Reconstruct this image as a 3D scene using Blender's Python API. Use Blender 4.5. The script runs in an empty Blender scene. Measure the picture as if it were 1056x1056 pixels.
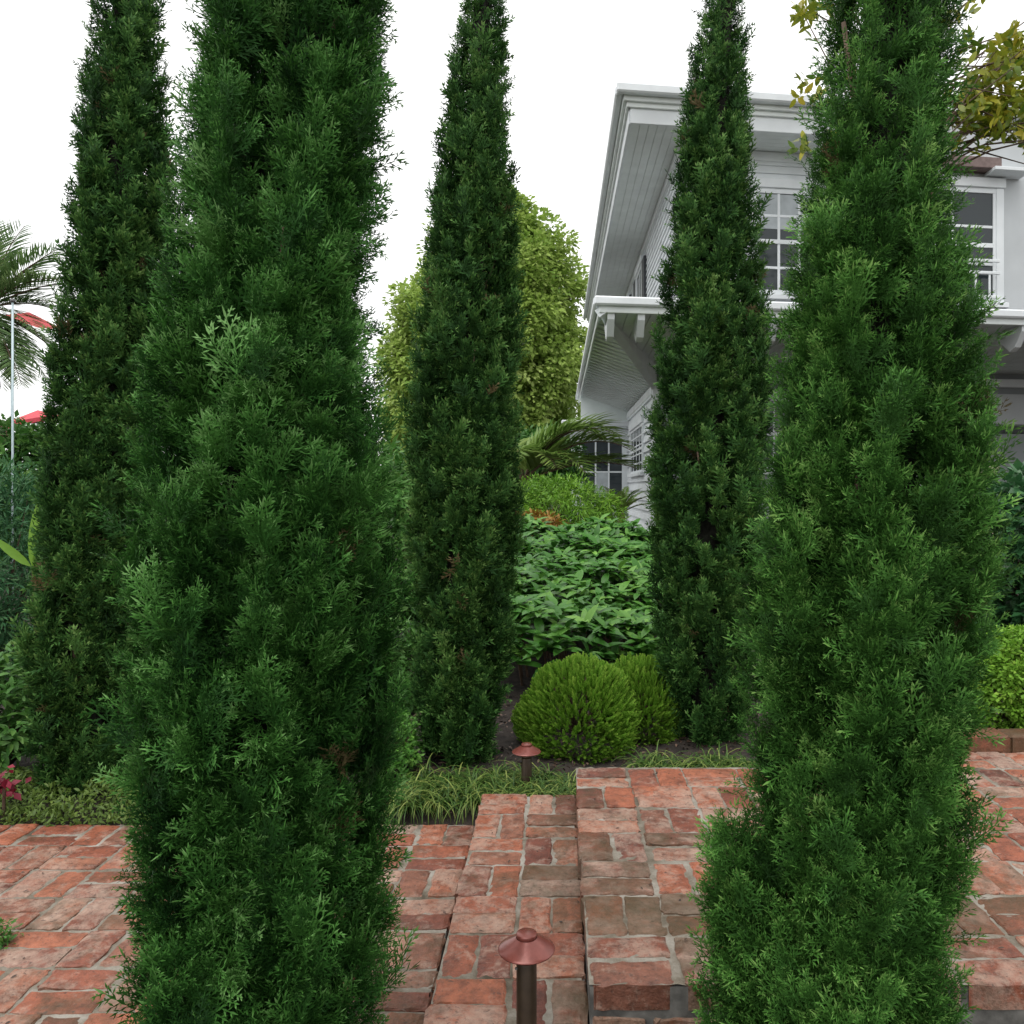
import bpy, math, random
import numpy as np
from math import radians, sin, cos, pi

S = bpy.context.scene
COL = S.collection
rng = np.random.default_rng(7)
random.seed(7)

# ------------------------------------------------------------------ camera
CAMZ = 1.115
F, PX, PY = 850.0, 576.0, 505.0
cam_d = bpy.data.cameras.new('camera')
cam = bpy.data.objects.new('camera', cam_d)
COL.objects.link(cam)
cam.location = (0, 0, CAMZ)
cam.rotation_euler = (radians(90), 0, 0)
cam_d.sensor_width = 36.0
cam_d.lens = F / 1056 * 36
cam_d.shift_x = -(PX - 528) / 1056
cam_d.shift_y = -(528 - PY) / 1056
cam_d.clip_start = 0.05
cam_d.clip_end = 2000
S.camera = cam

# ------------------------------------------------------------------ sky, sun, exposure (bright overcast)
SUN_EL, SUN_AZ = 68, 215
world = bpy.data.worlds.new('World')
S.world = world
world.use_nodes = True
wn = world.node_tree
wn.nodes.clear()
w_out = wn.nodes.new('ShaderNodeOutputWorld')
w_bg = wn.nodes.new('ShaderNodeBackground')
w_sky = wn.nodes.new('ShaderNodeTexSky')
w_sky.sky_type = 'NISHITA'
w_sky.sun_disc = False
w_sky.sun_elevation = radians(SUN_EL)
w_sky.sun_rotation = radians(SUN_AZ)
w_mix = wn.nodes.new('ShaderNodeMix')
w_mix.data_type = 'RGBA'
w_mix.inputs[0].default_value = 0.88
w_mix.inputs[7].default_value = (14.2, 14.1, 13.9, 1)      # white cloud deck
wn.links.new(w_sky.outputs[0], w_mix.inputs[6])
wn.links.new(w_mix.outputs[2], w_bg.inputs[0])
w_bg.inputs[1].default_value = 0.105
wn.links.new(w_bg.outputs[0], w_out.inputs[0])

sun_d = bpy.data.lights.new('sun', 'SUN')
sun_d.energy = 1.4
sun_d.angle = radians(40)
sun_d.color = (1.0, 0.97, 0.93)
sun = bpy.data.objects.new('sun', sun_d)
COL.objects.link(sun)
sun.rotation_euler = (radians(90 - SUN_EL), 0, radians(180 - SUN_AZ))

S.view_settings.view_transform = 'Standard'
S.view_settings.look = 'None'
S.view_settings.exposure = 0.12
S.view_settings.gamma = 1.0
S.render.engine = 'CYCLES'
S.cycles.max_bounces = 6
S.cycles.diffuse_bounces = 4
S.cycles.transmission_bounces = 4


def W(px, py, d):
    """point that the photograph shows at pixel px,py when it stands d metres away"""
    return np.array([(px - PX) / F * d, d, CAMZ + (PY - py) / F * d])


# ------------------------------------------------------------------ materials
def new_mat(name):
    m = bpy.data.materials.new(name)
    m.use_nodes = True
    nt = m.node_tree
    b = nt.nodes['Principled BSDF']
    return m, nt, b


def plain(name, col, rough=0.6, metal=0.0, noise=0.0, nscale=20.0, bump=0.0, spec=0.5):
    m, nt, b = new_mat(name)
    b.inputs['Roughness'].default_value = rough
    b.inputs['Metallic'].default_value = metal
    b.inputs['Specular IOR Level'].default_value = spec
    b.inputs['Base Color'].default_value = (*col, 1)
    if noise or bump:
        tc = nt.nodes.new('ShaderNodeTexCoord')
        n = nt.nodes.new('ShaderNodeTexNoise')
        n.inputs['Scale'].default_value = nscale
        n.inputs['Detail'].default_value = 6
        nt.links.new(tc.outputs['Object'], n.inputs['Vector'])
        if noise:
            r = nt.nodes.new('ShaderNodeValToRGB')
            r.color_ramp.elements[0].position = 0.3
            r.color_ramp.elements[1].position = 0.7
            r.color_ramp.elements[0].color = (*[c * (1 - noise) for c in col], 1)
            r.color_ramp.elements[1].color = (*[min(1, c * (1 + noise)) for c in col], 1)
            nt.links.new(n.outputs['Fac'], r.inputs[0])
            nt.links.new(r.outputs[0], b.inputs['Base Color'])
        if bump:
            bp = nt.nodes.new('ShaderNodeBump')
            bp.inputs['Strength'].default_value = bump
            bp.inputs['Distance'].default_value = 0.01
            nt.links.new(n.outputs['Fac'], bp.inputs['Height'])
            nt.links.new(bp.outputs[0], b.inputs['Normal'])
    return m


def leaf_mat(name, stops, rough=0.5, trans=0.22, spec=0.35):
    """leaf colours along the per-leaf 'tint' value"""
    m, nt, b = new_mat(name)
    at = nt.nodes.new('ShaderNodeAttribute')
    at.attribute_name = 'tint'
    r = nt.nodes.new('ShaderNodeValToRGB')
    while len(r.color_ramp.elements) < len(stops):
        r.color_ramp.elements.new(0.5)
    for e, (p, c) in zip(r.color_ramp.elements, stops):
        e.position = p
        e.color = (*c, 1)
    nt.links.new(at.outputs['Fac'], r.inputs[0])
    nt.links.new(r.outputs[0], b.inputs['Base Color'])
    b.inputs['Roughness'].default_value = rough
    b.inputs['Specular IOR Level'].default_value = spec
    t = nt.nodes.new('ShaderNodeBsdfTranslucent')
    nt.links.new(r.outputs[0], t.inputs[0])
    mx = nt.nodes.new('ShaderNodeMixShader')
    mx.inputs[0].default_value = trans
    nt.links.new(b.outputs[0], mx.inputs[1])
    nt.links.new(t.outputs[0], mx.inputs[2])
    nt.links.new(mx.outputs[0], nt.nodes['Material Output'].inputs[0])
    return m


def brick_mat():
    m, nt, b = new_mat('old_brick')
    L = nt.links.new
    N = nt.nodes.new
    at = N('ShaderNodeAttribute'); at.attribute_name = 'brick'
    sep = N('ShaderNodeSeparateColor'); L(at.outputs['Color'], sep.inputs[0])
    geo = N('ShaderNodeNewGeometry')
    off = N('ShaderNodeVectorMath'); off.operation = 'MULTIPLY_ADD'
    L(at.outputs['Color'], off.inputs[0]); off.inputs[1].default_value = (7, 5, 3)
    L(geo.outputs['Position'], off.inputs[2])

    def noise(scale, detail=8, rough=0.6, dist=0.0):
        n = N('ShaderNodeTexNoise')
        n.inputs['Scale'].default_value = scale
        n.inputs['Detail'].default_value = detail
        n.inputs['Roughness'].default_value = rough
        n.inputs['Distortion'].default_value = dist
        L(off.outputs[0], n.inputs['Vector'])
        return n

    def ramp(src, stops):
        r = N('ShaderNodeValToRGB')
        while len(r.color_ramp.elements) < len(stops):
            r.color_ramp.elements.new(0.5)
        for e, (p, c) in zip(r.color_ramp.elements, stops):
            e.position = p
            e.color = (*c, 1) if not isinstance(c, (int, float)) else (c, c, c, 1)
        L(src, r.inputs[0])
        return r

    def math_(op, a, bb):
        q = N('ShaderNodeMath'); q.operation = op; q.use_clamp = True
        for i, v in enumerate((a, bb)):
            if isinstance(v, (int, float)):
                q.inputs[i].default_value = v
            else:
                L(v, q.inputs[i])
        return q.outputs[0]

    def mix(fac, a, bb, mode='MIX'):
        q = N('ShaderNodeMix'); q.data_type = 'RGBA'; q.blend_type = mode
        if isinstance(fac, (int, float)):
            q.inputs[0].default_value = fac
        else:
            L(fac, q.inputs[0])
        for i, v in ((6, a), (7, bb)):
            if isinstance(v, tuple):
                q.inputs[i].default_value = (*v, 1)
            else:
                L(v, q.inputs[i])
        return q.outputs[2]

    base = ramp(sep.outputs[0], [(0.0, (0.15, 0.044, 0.027)), (0.3, (0.26, 0.077, 0.040)),
                                 (0.6, (0.34, 0.106, 0.052)), (0.85, (0.30, 0.120, 0.070)), (1.0, (0.19, 0.074, 0.046))])
    n1 = noise(14, 8, 0.65)
    mott = ramp(n1.outputs['Fac'], [(0.32, 0.42), (0.5, 0.92), (0.7, 1.22)])
    c = mix(0.85, base.outputs[0], mott.outputs[0], 'MULTIPLY')
    # lime bloom and mortar smears
    n2 = noise(13, 10, 0.75, 0.25)
    n2b = noise(3.2, 2, 0.5)
    w = math_('MULTIPLY_ADD' if False else 'ADD', n2.outputs['Fac'], math_('MULTIPLY', sep.outputs[1], 0.22))
    w = math_('ADD', w, math_('MULTIPLY', n2b.outputs['Fac'], 0.25))
    wr = ramp(w, [(0.71, 0.0), (0.80, 0.42), (0.95, 0.75)])
    c = mix(wr.outputs[0], c, (0.40, 0.30, 0.235))
    # crisp pale scuffs
    n7 = noise(30, 8, 0.8, 0.1)
    sc = ramp(n7.outputs['Fac'], [(0.60, 0.0), (0.68, 0.55)])
    c = mix(sc.outputs[0], c, (0.46, 0.37, 0.30))
    # fine pits
    n3 = noise(75, 4, 0.6)
    pr = ramp(n3.outputs['Fac'], [(0.30, 0.9), (0.40, 0.0)])
    c = mix(pr.outputs[0], c, (0.08, 0.04, 0.03))
    # dark firing flecks and fine grain
    n5 = noise(38, 6, 0.75)
    gr = ramp(n5.outputs['Fac'], [(0.36, 0.55), (0.5, 1.0), (0.66, 1.18)])
    c = mix(0.75, c, gr.outputs[0], 'MULTIPLY')
    # moss and dirt in patches
    n4 = noise(6, 9, 0.7, 0.6)
    n6 = N('ShaderNodeTexNoise'); n6.inputs['Scale'].default_value = 2.6; n6.inputs['Detail'].default_value = 5
    L(geo.outputs['Position'], n6.inputs['Vector'])
    mo = math_('ADD', math_('MULTIPLY', n4.outputs['Fac'], 0.75), math_('MULTIPLY', sep.outputs[2], 0.36))
    mo = math_('ADD', mo, math_('MULTIPLY', n6.outputs['Fac'], 0.30))
    mr = ramp(mo, [(0.66, 0.0), (0.76, 0.5), (0.95, 0.9)])
    c = mix(mr.outputs[0], c, (0.060, 0.044, 0.018))
    L(c, b.inputs['Base Color'])
    rr = ramp(n2.outputs['Fac'], [(0.3, 0.45), (0.7, 0.75)])
    L(rr.outputs[0], b.inputs['Roughness'])
    bp = N('ShaderNodeBump'); bp.inputs['Strength'].default_value = 1.0; bp.inputs['Distance'].default_value = 0.009
    hh = math_('ADD', math_('MULTIPLY', n1.outputs['Fac'], 0.6), math_('MULTIPLY', n3.outputs['Fac'], 0.4))
    L(hh, bp.inputs['Height'])
    L(bp.outputs[0], b.inputs['Normal'])
    return m


def mortar_mat():
    m, nt, b = new_mat('mortar')
    L = nt.links.new
    geo = nt.nodes.new('ShaderNodeNewGeometry')
    n = nt.nodes.new('ShaderNodeTexNoise'); n.inputs['Scale'].default_value = 5; n.inputs['Detail'].default_value = 10
    n.inputs['Roughness'].default_value = 0.7
    L(geo.outputs['Position'], n.inputs['Vector'])
    r = nt.nodes.new('ShaderNodeValToRGB')
    for _ in range(2):
        r.color_ramp.elements.new(0.5)
    for e, (p, c) in zip(r.color_ramp.elements, [(0.32, (0.06, 0.047, 0.028)), (0.45, (0.165, 0.14, 0.105)), (0.58, (0.29, 0.265, 0.225)), (0.75, (0.40, 0.38, 0.34))]):
        e.position = p; e.color = (*c, 1)
    L(n.outputs['Fac'], r.inputs[0]); L(r.outputs[0], b.inputs['Base Color'])
    n2 = nt.nodes.new('ShaderNodeTexNoise'); n2.inputs['Scale'].default_value = 120; n2.inputs['Detail'].default_value = 5
    L(geo.outputs['Position'], n2.inputs['Vector'])
    bp = nt.nodes.new('ShaderNodeBump'); bp.inputs['Strength'].default_value = 0.7; bp.inputs['Distance'].default_value = 0.004
    L(n2.outputs['Fac'], bp.inputs['Height']); L(bp.outputs[0], b.inputs['Normal'])
    b.inputs['Roughness'].default_value = 0.85
    return m


M = {}
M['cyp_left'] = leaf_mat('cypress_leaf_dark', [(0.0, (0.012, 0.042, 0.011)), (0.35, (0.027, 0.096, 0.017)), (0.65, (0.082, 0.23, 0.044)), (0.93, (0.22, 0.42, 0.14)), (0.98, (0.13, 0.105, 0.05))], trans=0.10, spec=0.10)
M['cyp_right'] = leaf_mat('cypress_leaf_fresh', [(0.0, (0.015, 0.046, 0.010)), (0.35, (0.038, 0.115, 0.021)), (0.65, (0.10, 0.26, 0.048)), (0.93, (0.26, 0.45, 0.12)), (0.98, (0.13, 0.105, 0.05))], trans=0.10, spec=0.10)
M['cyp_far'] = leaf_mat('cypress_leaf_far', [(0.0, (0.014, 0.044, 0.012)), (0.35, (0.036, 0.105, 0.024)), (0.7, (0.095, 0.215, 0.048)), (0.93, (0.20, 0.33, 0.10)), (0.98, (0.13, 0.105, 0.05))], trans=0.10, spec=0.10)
M['core_shade'] = plain('painted_shade_core', (0.010, 0.011, 0.006), 0.95, noise=0.5, nscale=40)  # near-black core colour, shade painted inside the crowns
M['bark'] = plain('bark', (0.11, 0.075, 0.05), 0.9, noise=0.4, nscale=30, bump=0.8)
M['brick'] = brick_mat()
M['mortar'] = mortar_mat()
M['concrete'] = plain('concrete', (0.13, 0.125, 0.115), 0.9, noise=0.55, nscale=22, bump=0.4)
M['soil'] = plain('soil', (0.034, 0.026, 0.021), 0.95, noise=0.6, nscale=18, bump=1.0)
M['white'] = plain('white_paint', (0.76, 0.80, 0.82), 0.55, noise=0.09, nscale=2.2, bump=0.04)
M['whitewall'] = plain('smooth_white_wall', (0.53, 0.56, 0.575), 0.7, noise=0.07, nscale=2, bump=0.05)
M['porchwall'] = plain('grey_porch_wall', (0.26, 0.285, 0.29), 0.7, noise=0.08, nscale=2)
M['soffit'] = plain('soffit_paint', (0.78, 0.83, 0.82), 0.6, noise=0.06, nscale=4)
M['shingle'] = plain('roof_shingle', (0.16, 0.16, 0.17), 0.85, noise=0.3, nscale=20, bump=0.5)
M['darkgap'] = plain('dark_board', (0.05, 0.055, 0.06), 0.7)
M['capbrown'] = plain('brown_trim', (0.18, 0.13, 0.12), 0.7, noise=0.2)
M['copper'] = plain('copper_paint', (0.20, 0.058, 0.046), 0.27, metal=0.25, noise=0.18, nscale=45, bump=0.08)
M['bronze'] = plain('bronze_post', (0.055, 0.036, 0.022), 0.42, metal=0.3, noise=0.3, nscale=30)
M['red'] = plain('red_cloth', (0.55, 0.06, 0.08), 0.7, noise=0.1)
M['darkred'] = plain('dark_red_tile', (0.09, 0.02, 0.02), 0.8, noise=0.3)
M['palepole'] = plain('pale_blue_metal', (0.45, 0.55, 0.58), 0.45, metal=0.2, noise=0.1)
M['cream'] = plain('cream_board', (0.62, 0.55, 0.42), 0.7, noise=0.1)
M['lampgrey'] = plain('grey_metal', (0.12, 0.12, 0.12), 0.4, metal=0.5)
M['petal'] = leaf_mat('begonia', [(0.0, (0.10, 0.008, 0.018)), (0.5, (0.30, 0.02, 0.05)), (1.0, (0.65, 0.40, 0.45))])
g, gnt, gb = new_mat('window_glass')
gb.inputs['Base Color'].default_value = (0.03, 0.04, 0.045, 1)
gb.inputs['Roughness'].default_value = 0.06
gb.inputs['Specular IOR Level'].default_value = 0.4
M['glass'] = g
M['blind_and_reflection'] = plain('pale_blind_and_reflection', (0.42, 0.46, 0.48), 0.8, noise=0.15, nscale=6)  # used by the real blind and by a painted pane reflection


# ------------------------------------------------------------------ object helpers
def tag(o, label=None, cat=None, group=None, kind=None):
    if label: o['label'] = label
    if cat: o['category'] = cat
    if group: o['group'] = group
    if kind: o['kind'] = kind
    return o


def empty(name, loc=(0, 0, 0)):
    o = bpy.data.objects.new(name, None)
    o.location = [float(v) for v in loc]
    o.empty_display_size = 0.1
    COL.objects.link(o)
    return o


def mesh_np(name, V, Fc, mat, parent=None, tint=None, colr=None, smooth=False, mats=None, midx=None):
    """V (n,3) world coords, Fc (m,4) or list of polygons"""
    me = bpy.data.meshes.new(name)
    V = np.asarray(V, dtype=np.float32)
    if parent is not None:
        V = V - np.array(parent_world(parent), dtype=np.float32)
    if isinstance(Fc, np.ndarray):
        k = Fc.shape[1]
        me.vertices.add(len(V)); me.vertices.foreach_set('co', V.ravel())
        me.loops.add(Fc.size); me.loops.foreach_set('vertex_index', Fc.astype(np.int32).ravel())
        me.polygons.add(len(Fc))
        me.polygons.foreach_set('loop_start', np.arange(0, Fc.size, k, dtype=np.int32))
        me.polygons.foreach_set('loop_total', np.full(len(Fc), k, dtype=np.int32))
        me.update(calc_edges=True)
    else:
        me.from_pydata([tuple(map(float, v)) for v in V], [], [tuple(map(int, f)) for f in Fc])
        me.update()
    if tint is not None:
        a = me.attributes.new('tint', 'FLOAT', 'POINT')
        a.data.foreach_set('value', np.asarray(tint, dtype=np.float32))
    if colr is not None:
        a = me.attributes.new('brick', 'FLOAT_COLOR', 'POINT')
        c4 = np.ones((len(V), 4), dtype=np.float32); c4[:, :3] = colr
        a.data.foreach_set('color', c4.ravel())
    for mm in (mats or [mat]):
        me.materials.append(mm)
    if midx is not None:
        me.polygons.foreach_set('material_index', np.asarray(midx, dtype=np.int32))
    if smooth:
        me.polygons.foreach_set('use_smooth', np.ones(len(me.polygons), dtype=bool))
    o = bpy.data.objects.new(name, me)
    COL.objects.link(o)
    if parent is not None:
        o.parent = parent
    return o


def parent_world(p):
    x, y, z = 0.0, 0.0, 0.0
    while p is not None:
        x += p.location.x; y += p.location.y; z += p.location.z
        p = p.parent
    return (x, y, z)


class MB:
    """collects shapes into one mesh"""
    def __init__(self):
        self.v = []; self.f = []

    def add(self, v, f):
        n = len(self.v)
        self.v += [tuple(p) for p in v]
        self.f += [tuple(i + n for i in q) for q in f]
        return self

    def box(self, x0, x1, y0, y1, z0, z1, fn=None, bev=0.0):
        if bev:
            b = min(bev, (x1 - x0) * .45, (y1 - y0) * .45, (z1 - z0) * .45)
            xs = (x0, x0 + b, x1 - b, x1); ys = (y0, y0 + b, y1 - b, y1); zs = (z0, z0 + b, z1 - b, z1)
            idx = {}; v = []; f = []
            def P(i, j, k):
                if (i, j, k) not in idx:
                    idx[(i, j, k)] = len(v); v.append((xs[i], ys[j], zs[k]))
                return idx[(i, j, k)]
            f.append((P(1,1,0),P(1,2,0),P(2,2,0),P(2,1,0))); f.append((P(1,1,3),P(2,1,3),P(2,2,3),P(1,2,3)))
            f.append((P(1,0,1),P(2,0,1),P(2,0,2),P(1,0,2))); f.append((P(1,3,1),P(1,3,2),P(2,3,2),P(2,3,1)))
            f.append((P(0,1,1),P(0,1,2),P(0,2,2),P(0,2,1))); f.append((P(3,1,1),P(3,2,1),P(3,2,2),P(3,1,2)))
            for a, c in ((0, 1), (3, 2)):
                for d, e in ((0, 1), (3, 2)):
                    f.append((P(a,c2(d),1),P(c,d,1),P(c,d,2),P(a,c2(d),2)))
                    f.append((P(a,1,c2(d)),P(c,1,d),P(c,2,d),P(a,2,c2(d))))
                    f.append((P(1,a,c2(d)),P(1,c,d),P(2,c,d),P(2,a,c2(d))))
            for a, c in ((0, 1), (3, 2)):
                for d, e in ((0, 1), (3, 2)):
                    for g_, h in ((0, 1), (3, 2)):
                        f.append((P(a, e, h), P(c, d, h), P(c, e, g_)))
        else:
            v = [(x, y, z) for z in (z0, z1) for y in (y0, y1) for x in (x0, x1)]
            f = [(0,2,3,1),(4,5,7,6),(0,1,5,4),(2,6,7,3),(0,4,6,2),(1,3,7,5)]
        if fn:
            v = [fn(*p) for p in v]
        return self.add(v, f)

    def tube(self, pts, rad, n=8, cap=True):
        pts = [np.array(p, float) for p in pts]
        if not hasattr(rad, '__len__'):
            rad = [rad] * len(pts)
        V = []; Fc = []
        for i, p in enumerate(pts):
            t = pts[min(i + 1, len(pts) - 1)] - pts[max(i - 1, 0)]
            t = t / (np.linalg.norm(t) + 1e-9)
            a = np.cross(t, (0.3, 1, 0.1)); a /= np.linalg.norm(a) + 1e-9
            b = np.cross(t, a)
            for k in range(n):
                w = 2 * pi * k / n
                V.append(p + rad[i] * (cos(w) * a + sin(w) * b))
        for i in range(len(pts) - 1):
            for k in range(n):
                Fc.append((i*n+k, i*n+(k+1) % n, (i+1)*n+(k+1) % n, (i+1)*n+k))
        if cap:
            Fc.append(tuple(range(n))[::-1]); Fc.append(tuple((len(pts)-1)*n+k for k in range(n)))
        return self.add(V, Fc)

    def lathe(self, c, prof, n=40):
        V = []; Fc = []
        for r, z in prof:
            for k in range(n):
                w = 2 * pi * k / n
                V.append((c[0] + r * cos(w), c[1] + r * sin(w), c[2] + z))
        for i in range(len(prof) - 1):
            for k in range(n):
                Fc.append((i*n+k, i*n+(k+1) % n, (i+1)*n+(k+1) % n, (i+1)*n+k))
        return self.add(V, Fc)

    def build(self, name, mat, parent=None, smooth=False):
        return mesh_np(name, np.array(self.v), self.f, mat, parent, smooth=smooth)


def c2(d):
    return 1 if d == 0 else 2


def nrm(a):
    return a / (np.linalg.norm(a, axis=-1, keepdims=True) + 1e-9)


def frames(Z, roll=None, up=None):
    """axes with Z along the given directions; Y near 'up' if given, else random roll"""
    Z = nrm(Z)
    n = len(Z)
    ref = rng.normal(size=(n, 3)) if up is None else (up if up.ndim == 2 else np.tile(up, (n, 1)))
    X = nrm(np.cross(ref, Z))
    Y = np.cross(Z, X)
    return X, Y, Z


def inst(T, TF, pos, X, Y, Z, scale):
    n = len(pos); k = len(T)
    sc = np.asarray(scale, float)
    sc = np.tile(sc, n) if sc.ndim == 0 else sc
    V = (T[None, :, 0:1] * X[:, None, :] + T[None, :, 1:2] * Y[:, None, :] + T[None, :, 2:3] * Z[:, None, :]) * sc[:, None, None] + pos[:, None, :]
    Fc = TF[None] + (np.arange(n) * k)[:, None, None]
    return V.reshape(-1, 3), Fc.reshape(-1, TF.shape[1])


def join(parts):
    V = []; Fc = []; T = []; o = 0
    for v, f, t in parts:
        V.append(v); Fc.append(f + o); T.append(t); o += len(v)
    return np.concatenate(V), np.concatenate(Fc), np.concatenate(T)


# ------------------------------------------------------------------ foliage templates
def diamond(p, d, l, w, nrmv):
    d = d / np.linalg.norm(d)
    s = np.cross(d, nrmv); s /= np.linalg.norm(s) + 1e-9
    return [p, p + d * l * 0.45 + s * w / 2, p + d * l, p + d * l * 0.45 - s * w / 2]


def spray_template(nside, nsub, wid, seed):
    """a flat fan of scale-leaved twigs, unit length, along +Z"""
    r = np.random.default_rng(seed)
    V = []; T = []
    bend = r.uniform(-0.25, 0.25)

    def put(p, d, l, w, t0, t1):
        nv = np.array([0.25 * r.normal(), 1, 0.25 * r.normal()])
        V.extend(diamond(p, d, l, w, nv)); T.extend([t0, (t0 + t1) / 2, t1, (t0 + t1) / 2])

    def axis(u):
        return np.array([0.06 * sin(u * 3 + seed), bend * u * u, u])
    nm = 5
    for i in range(nm):
        a, b = axis(i / nm), axis((i + 1.25) / nm)
        put(a, b - a, np.linalg.norm(b - a), wid * 1.15, i / nm, (i + 1) / nm)
    for i in range(nside):
        u = 0.08 + 0.84 * (i + r.uniform(-.2, .2)) / nside
        s = 1 if i % 2 else -1
        p = axis(u)
        ang = radians(r.uniform(30, 52))
        d = np.array([s * sin(ang), r.normal() * 0.22, cos(ang)])
        L = 0.46 * (1 - 0.55 * u) * r.uniform(0.75, 1.15)
        k = 2 if nsub > 1 else 1
        for j in range(k):
            q = p + d * L * j / k
            put(q, d + np.array([0, 0.12 * r.normal(), 0.1 * j]), L / k * 1.25, wid, u * .7 + .3 * j / k, min(1, u * .7 + .3 * (j + 1) / k))
        for j in range(nsub):
            q = p + d * L * (0.2 + 0.7 * j / max(1, nsub))
            s2 = 1 if j % 2 else -1
            a2 = ang * s + s2 * radians(r.uniform(28, 48))
            d2 = np.array([sin(a2), r.normal() * 0.3, cos(a2)])
            put(q, d2, L * r.uniform(0.32, 0.5), wid * 0.9, u * .7 + .1, min(1, u * .7 + .4))
    V = np.array(V)
    return V, np.arange(len(V)).reshape(-1, 4), np.array(T)


NEAR = [spray_template(11, 3, 0.036, s) for s in range(6)]
FAR = [spray_template(7, 1, 0.085, s + 20) for s in range(5)]


def fbm(th, z, seed, fz=3.0):
    """smooth wobble round and along a trunk, about -1..1"""
    r = np.random.default_rng(seed)
    out = np.zeros_like(th)
    for k in range(6):
        m = r.integers(1, 6); f = r.uniform(0.6, 1.8) * fz; ph = r.uniform(0, 6.28, 2)
        out += np.sin(m * th + ph[0] + f * z) * np.cos(f * 0.7 * z + ph[1])
    return out / 2.4


def cypress(label, prof, d, ztip, zbase, mat, templ, L, nplume, nspray, seed, pr=0.06, extra=(), plen=1.0, lean_top=0.0, per=5):
    """prof: (py, left px, right px) rows of the silhouette seen at distance d"""
    global rng
    rng = np.random.default_rng(seed)
    zs = np.array([CAMZ + (PY - p[0]) / F * d for p in prof])[::-1]
    cx = np.array([((p[1] + p[2]) / 2 - PX) / F * d for p in prof])[::-1]
    rr = np.array([(p[2] - p[1]) / 2 / F * d for p in prof])[::-1]
    zs = np.concatenate([[zbase], zs, [ztip]])
    cx = np.concatenate([[cx[0]], cx, [cx[-1] + lean_top]])
    rr = np.concatenate([[rr[0] * 0.86], rr, [0.01]])
    R = lambda z: np.interp(z, zs, rr)
    C = lambda z: np.interp(z, zs, cx)
    root = empty('cypress_tree', (float(C(zbase)), d, zbase))
    tag(root, label, 'tree', 'columnar cypress trees around the brick steps')
    # plumes: an inner filling layer and bold outer flames of different reach
    zz = np.linspace(zbase, ztip - 0.05, 400)
    cdf = np.cumsum(np.maximum(R(zz), 0.03)); cdf /= cdf[-1]
    z0 = np.interp((np.arange(nplume) + rng.uniform(0, 1, nplume)) / nplume, cdf, zz) - 0.12
    th = (np.arange(nplume) * 2.39996 + rng.uniform(-.7, .7, nplume)) % (2 * pi)
    inner = np.arange(nplume) % 7 < 4
    sz = 0.55 + 0.45 * np.clip(R(z0) / 0.25, 0, 1)
    ln = rng.uniform(0.20, 0.44, nplume) * sz * plen
    z1 = z0 + ln
    wob = 1 + 0.13 * fbm(th, z0, seed)
    deep = np.where(inner, rng.uniform(0.44, 0.70, nplume), rng.uniform(0.84, 1.02, nplume))
    r1 = R(z1) * deep * wob * 0.95
    r0 = np.minimum(R(z0) * rng.uniform(0.40, 0.62, nplume), r1)
    th1 = th + rng.normal(0, 0.16, nplume)

    def pt(th, r, z):
        return np.stack([C(z) + r * np.cos(th), d + r * np.sin(th), z], 1)
    P0 = pt(th, r0, z0); P2 = pt(th1, r1, z1)
    P1 = pt(th, np.maximum(r1 * rng.uniform(0.9, 1.05, nplume), r0), z0 + 0.4 * ln)
    pt_tint = rng.normal(0, 0.11, nplume) + 0.05 * fbm(th, z0, seed + 5)
    pw = np.full(nplume, pr) * rng.uniform(0.75, 1.3, nplume) * np.clip(R(z1) / 0.2, 0.35, 1.0)
    if len(extra):
        e0, e1, e2, ew = zip(*extra)
        P0 = np.concatenate([P0, np.array(e0)]); P1 = np.concatenate([P1, np.array(e1)]); P2 = np.concatenate([P2, np.array(e2)])
        pw = np.concatenate([pw, np.array(ew)]); pt_tint = np.concatenate([pt_tint, rng.normal(0.05, .08, len(extra))])
    isx = np.arange(len(P0)) >= nplume
    n = len(P0)
    inn = np.concatenate([inner, np.zeros(n - nplume, bool)])
    cnt = np.where(inn, nspray * 0.65, nspray) / per
    cnt = np.maximum(3, (cnt * np.clip(pw / pr, 0.4, 1.3)).astype(int))
    idx = np.repeat(np.arange(n), cnt)
    t = (np.arange(len(idx)) - np.repeat(np.cumsum(cnt) - cnt, cnt) + rng.uniform(0, 1, len(idx))) / cnt[idx]
    t = np.clip(0.10 + 0.93 * t, 0, 1)
    a, b, c = P0[idx], P1[idx], P2[idx]
    tt = t[:, None]
    B = (1 - tt) ** 2 * a + 2 * tt * (1 - tt) * b + tt ** 2 * c
    Tn = nrm(2 * (1 - tt) * (b - a) + 2 * tt * (c - b))
    out = np.stack([B[:, 0] - C(B[:, 2]), B[:, 1] - d, np.zeros(len(B))], 1); out = nrm(out)
    e = nrm(rng.normal(size=B.shape) + 0.55 * out)
    e = nrm(e - Tn * np.sum(e * Tn, 1, keepdims=True) * 0.8)
    amt = pw[idx] * (1.3 - 0.95 * t) * rng.uniform(0.2, 1.0, len(t))
    pos = B + e * amt[:, None]
    dirn = nrm(Tn * 0.85 + e * (0.70 * (1.1 - t))[:, None] + out * 0.22 + rng.normal(0, 0.15, B.shape) + np.array([0, 0, 0.25]))
    sc = L * rng.uniform(0.7, 1.25, len(t)) * (0.65 + 0.35 * np.clip(R(B[:, 2]) / 0.2, 0, 1))
    # stay inside the outline
    tipp = pos + dirn * sc[:, None] * 0.9
    rho = np.hypot(tipp[:, 0] - C(tipp[:, 2]), tipp[:, 1] - d)
    lim = np.maximum(R(tipp[:, 2]), 0.02) * (0.99 + 0.06 * rng.random(len(rho)))
    k = np.where((rho > lim) & ~isx[idx], (rho - lim), 0)
    pos = pos - out * k[:, None] * 0.9
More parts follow.
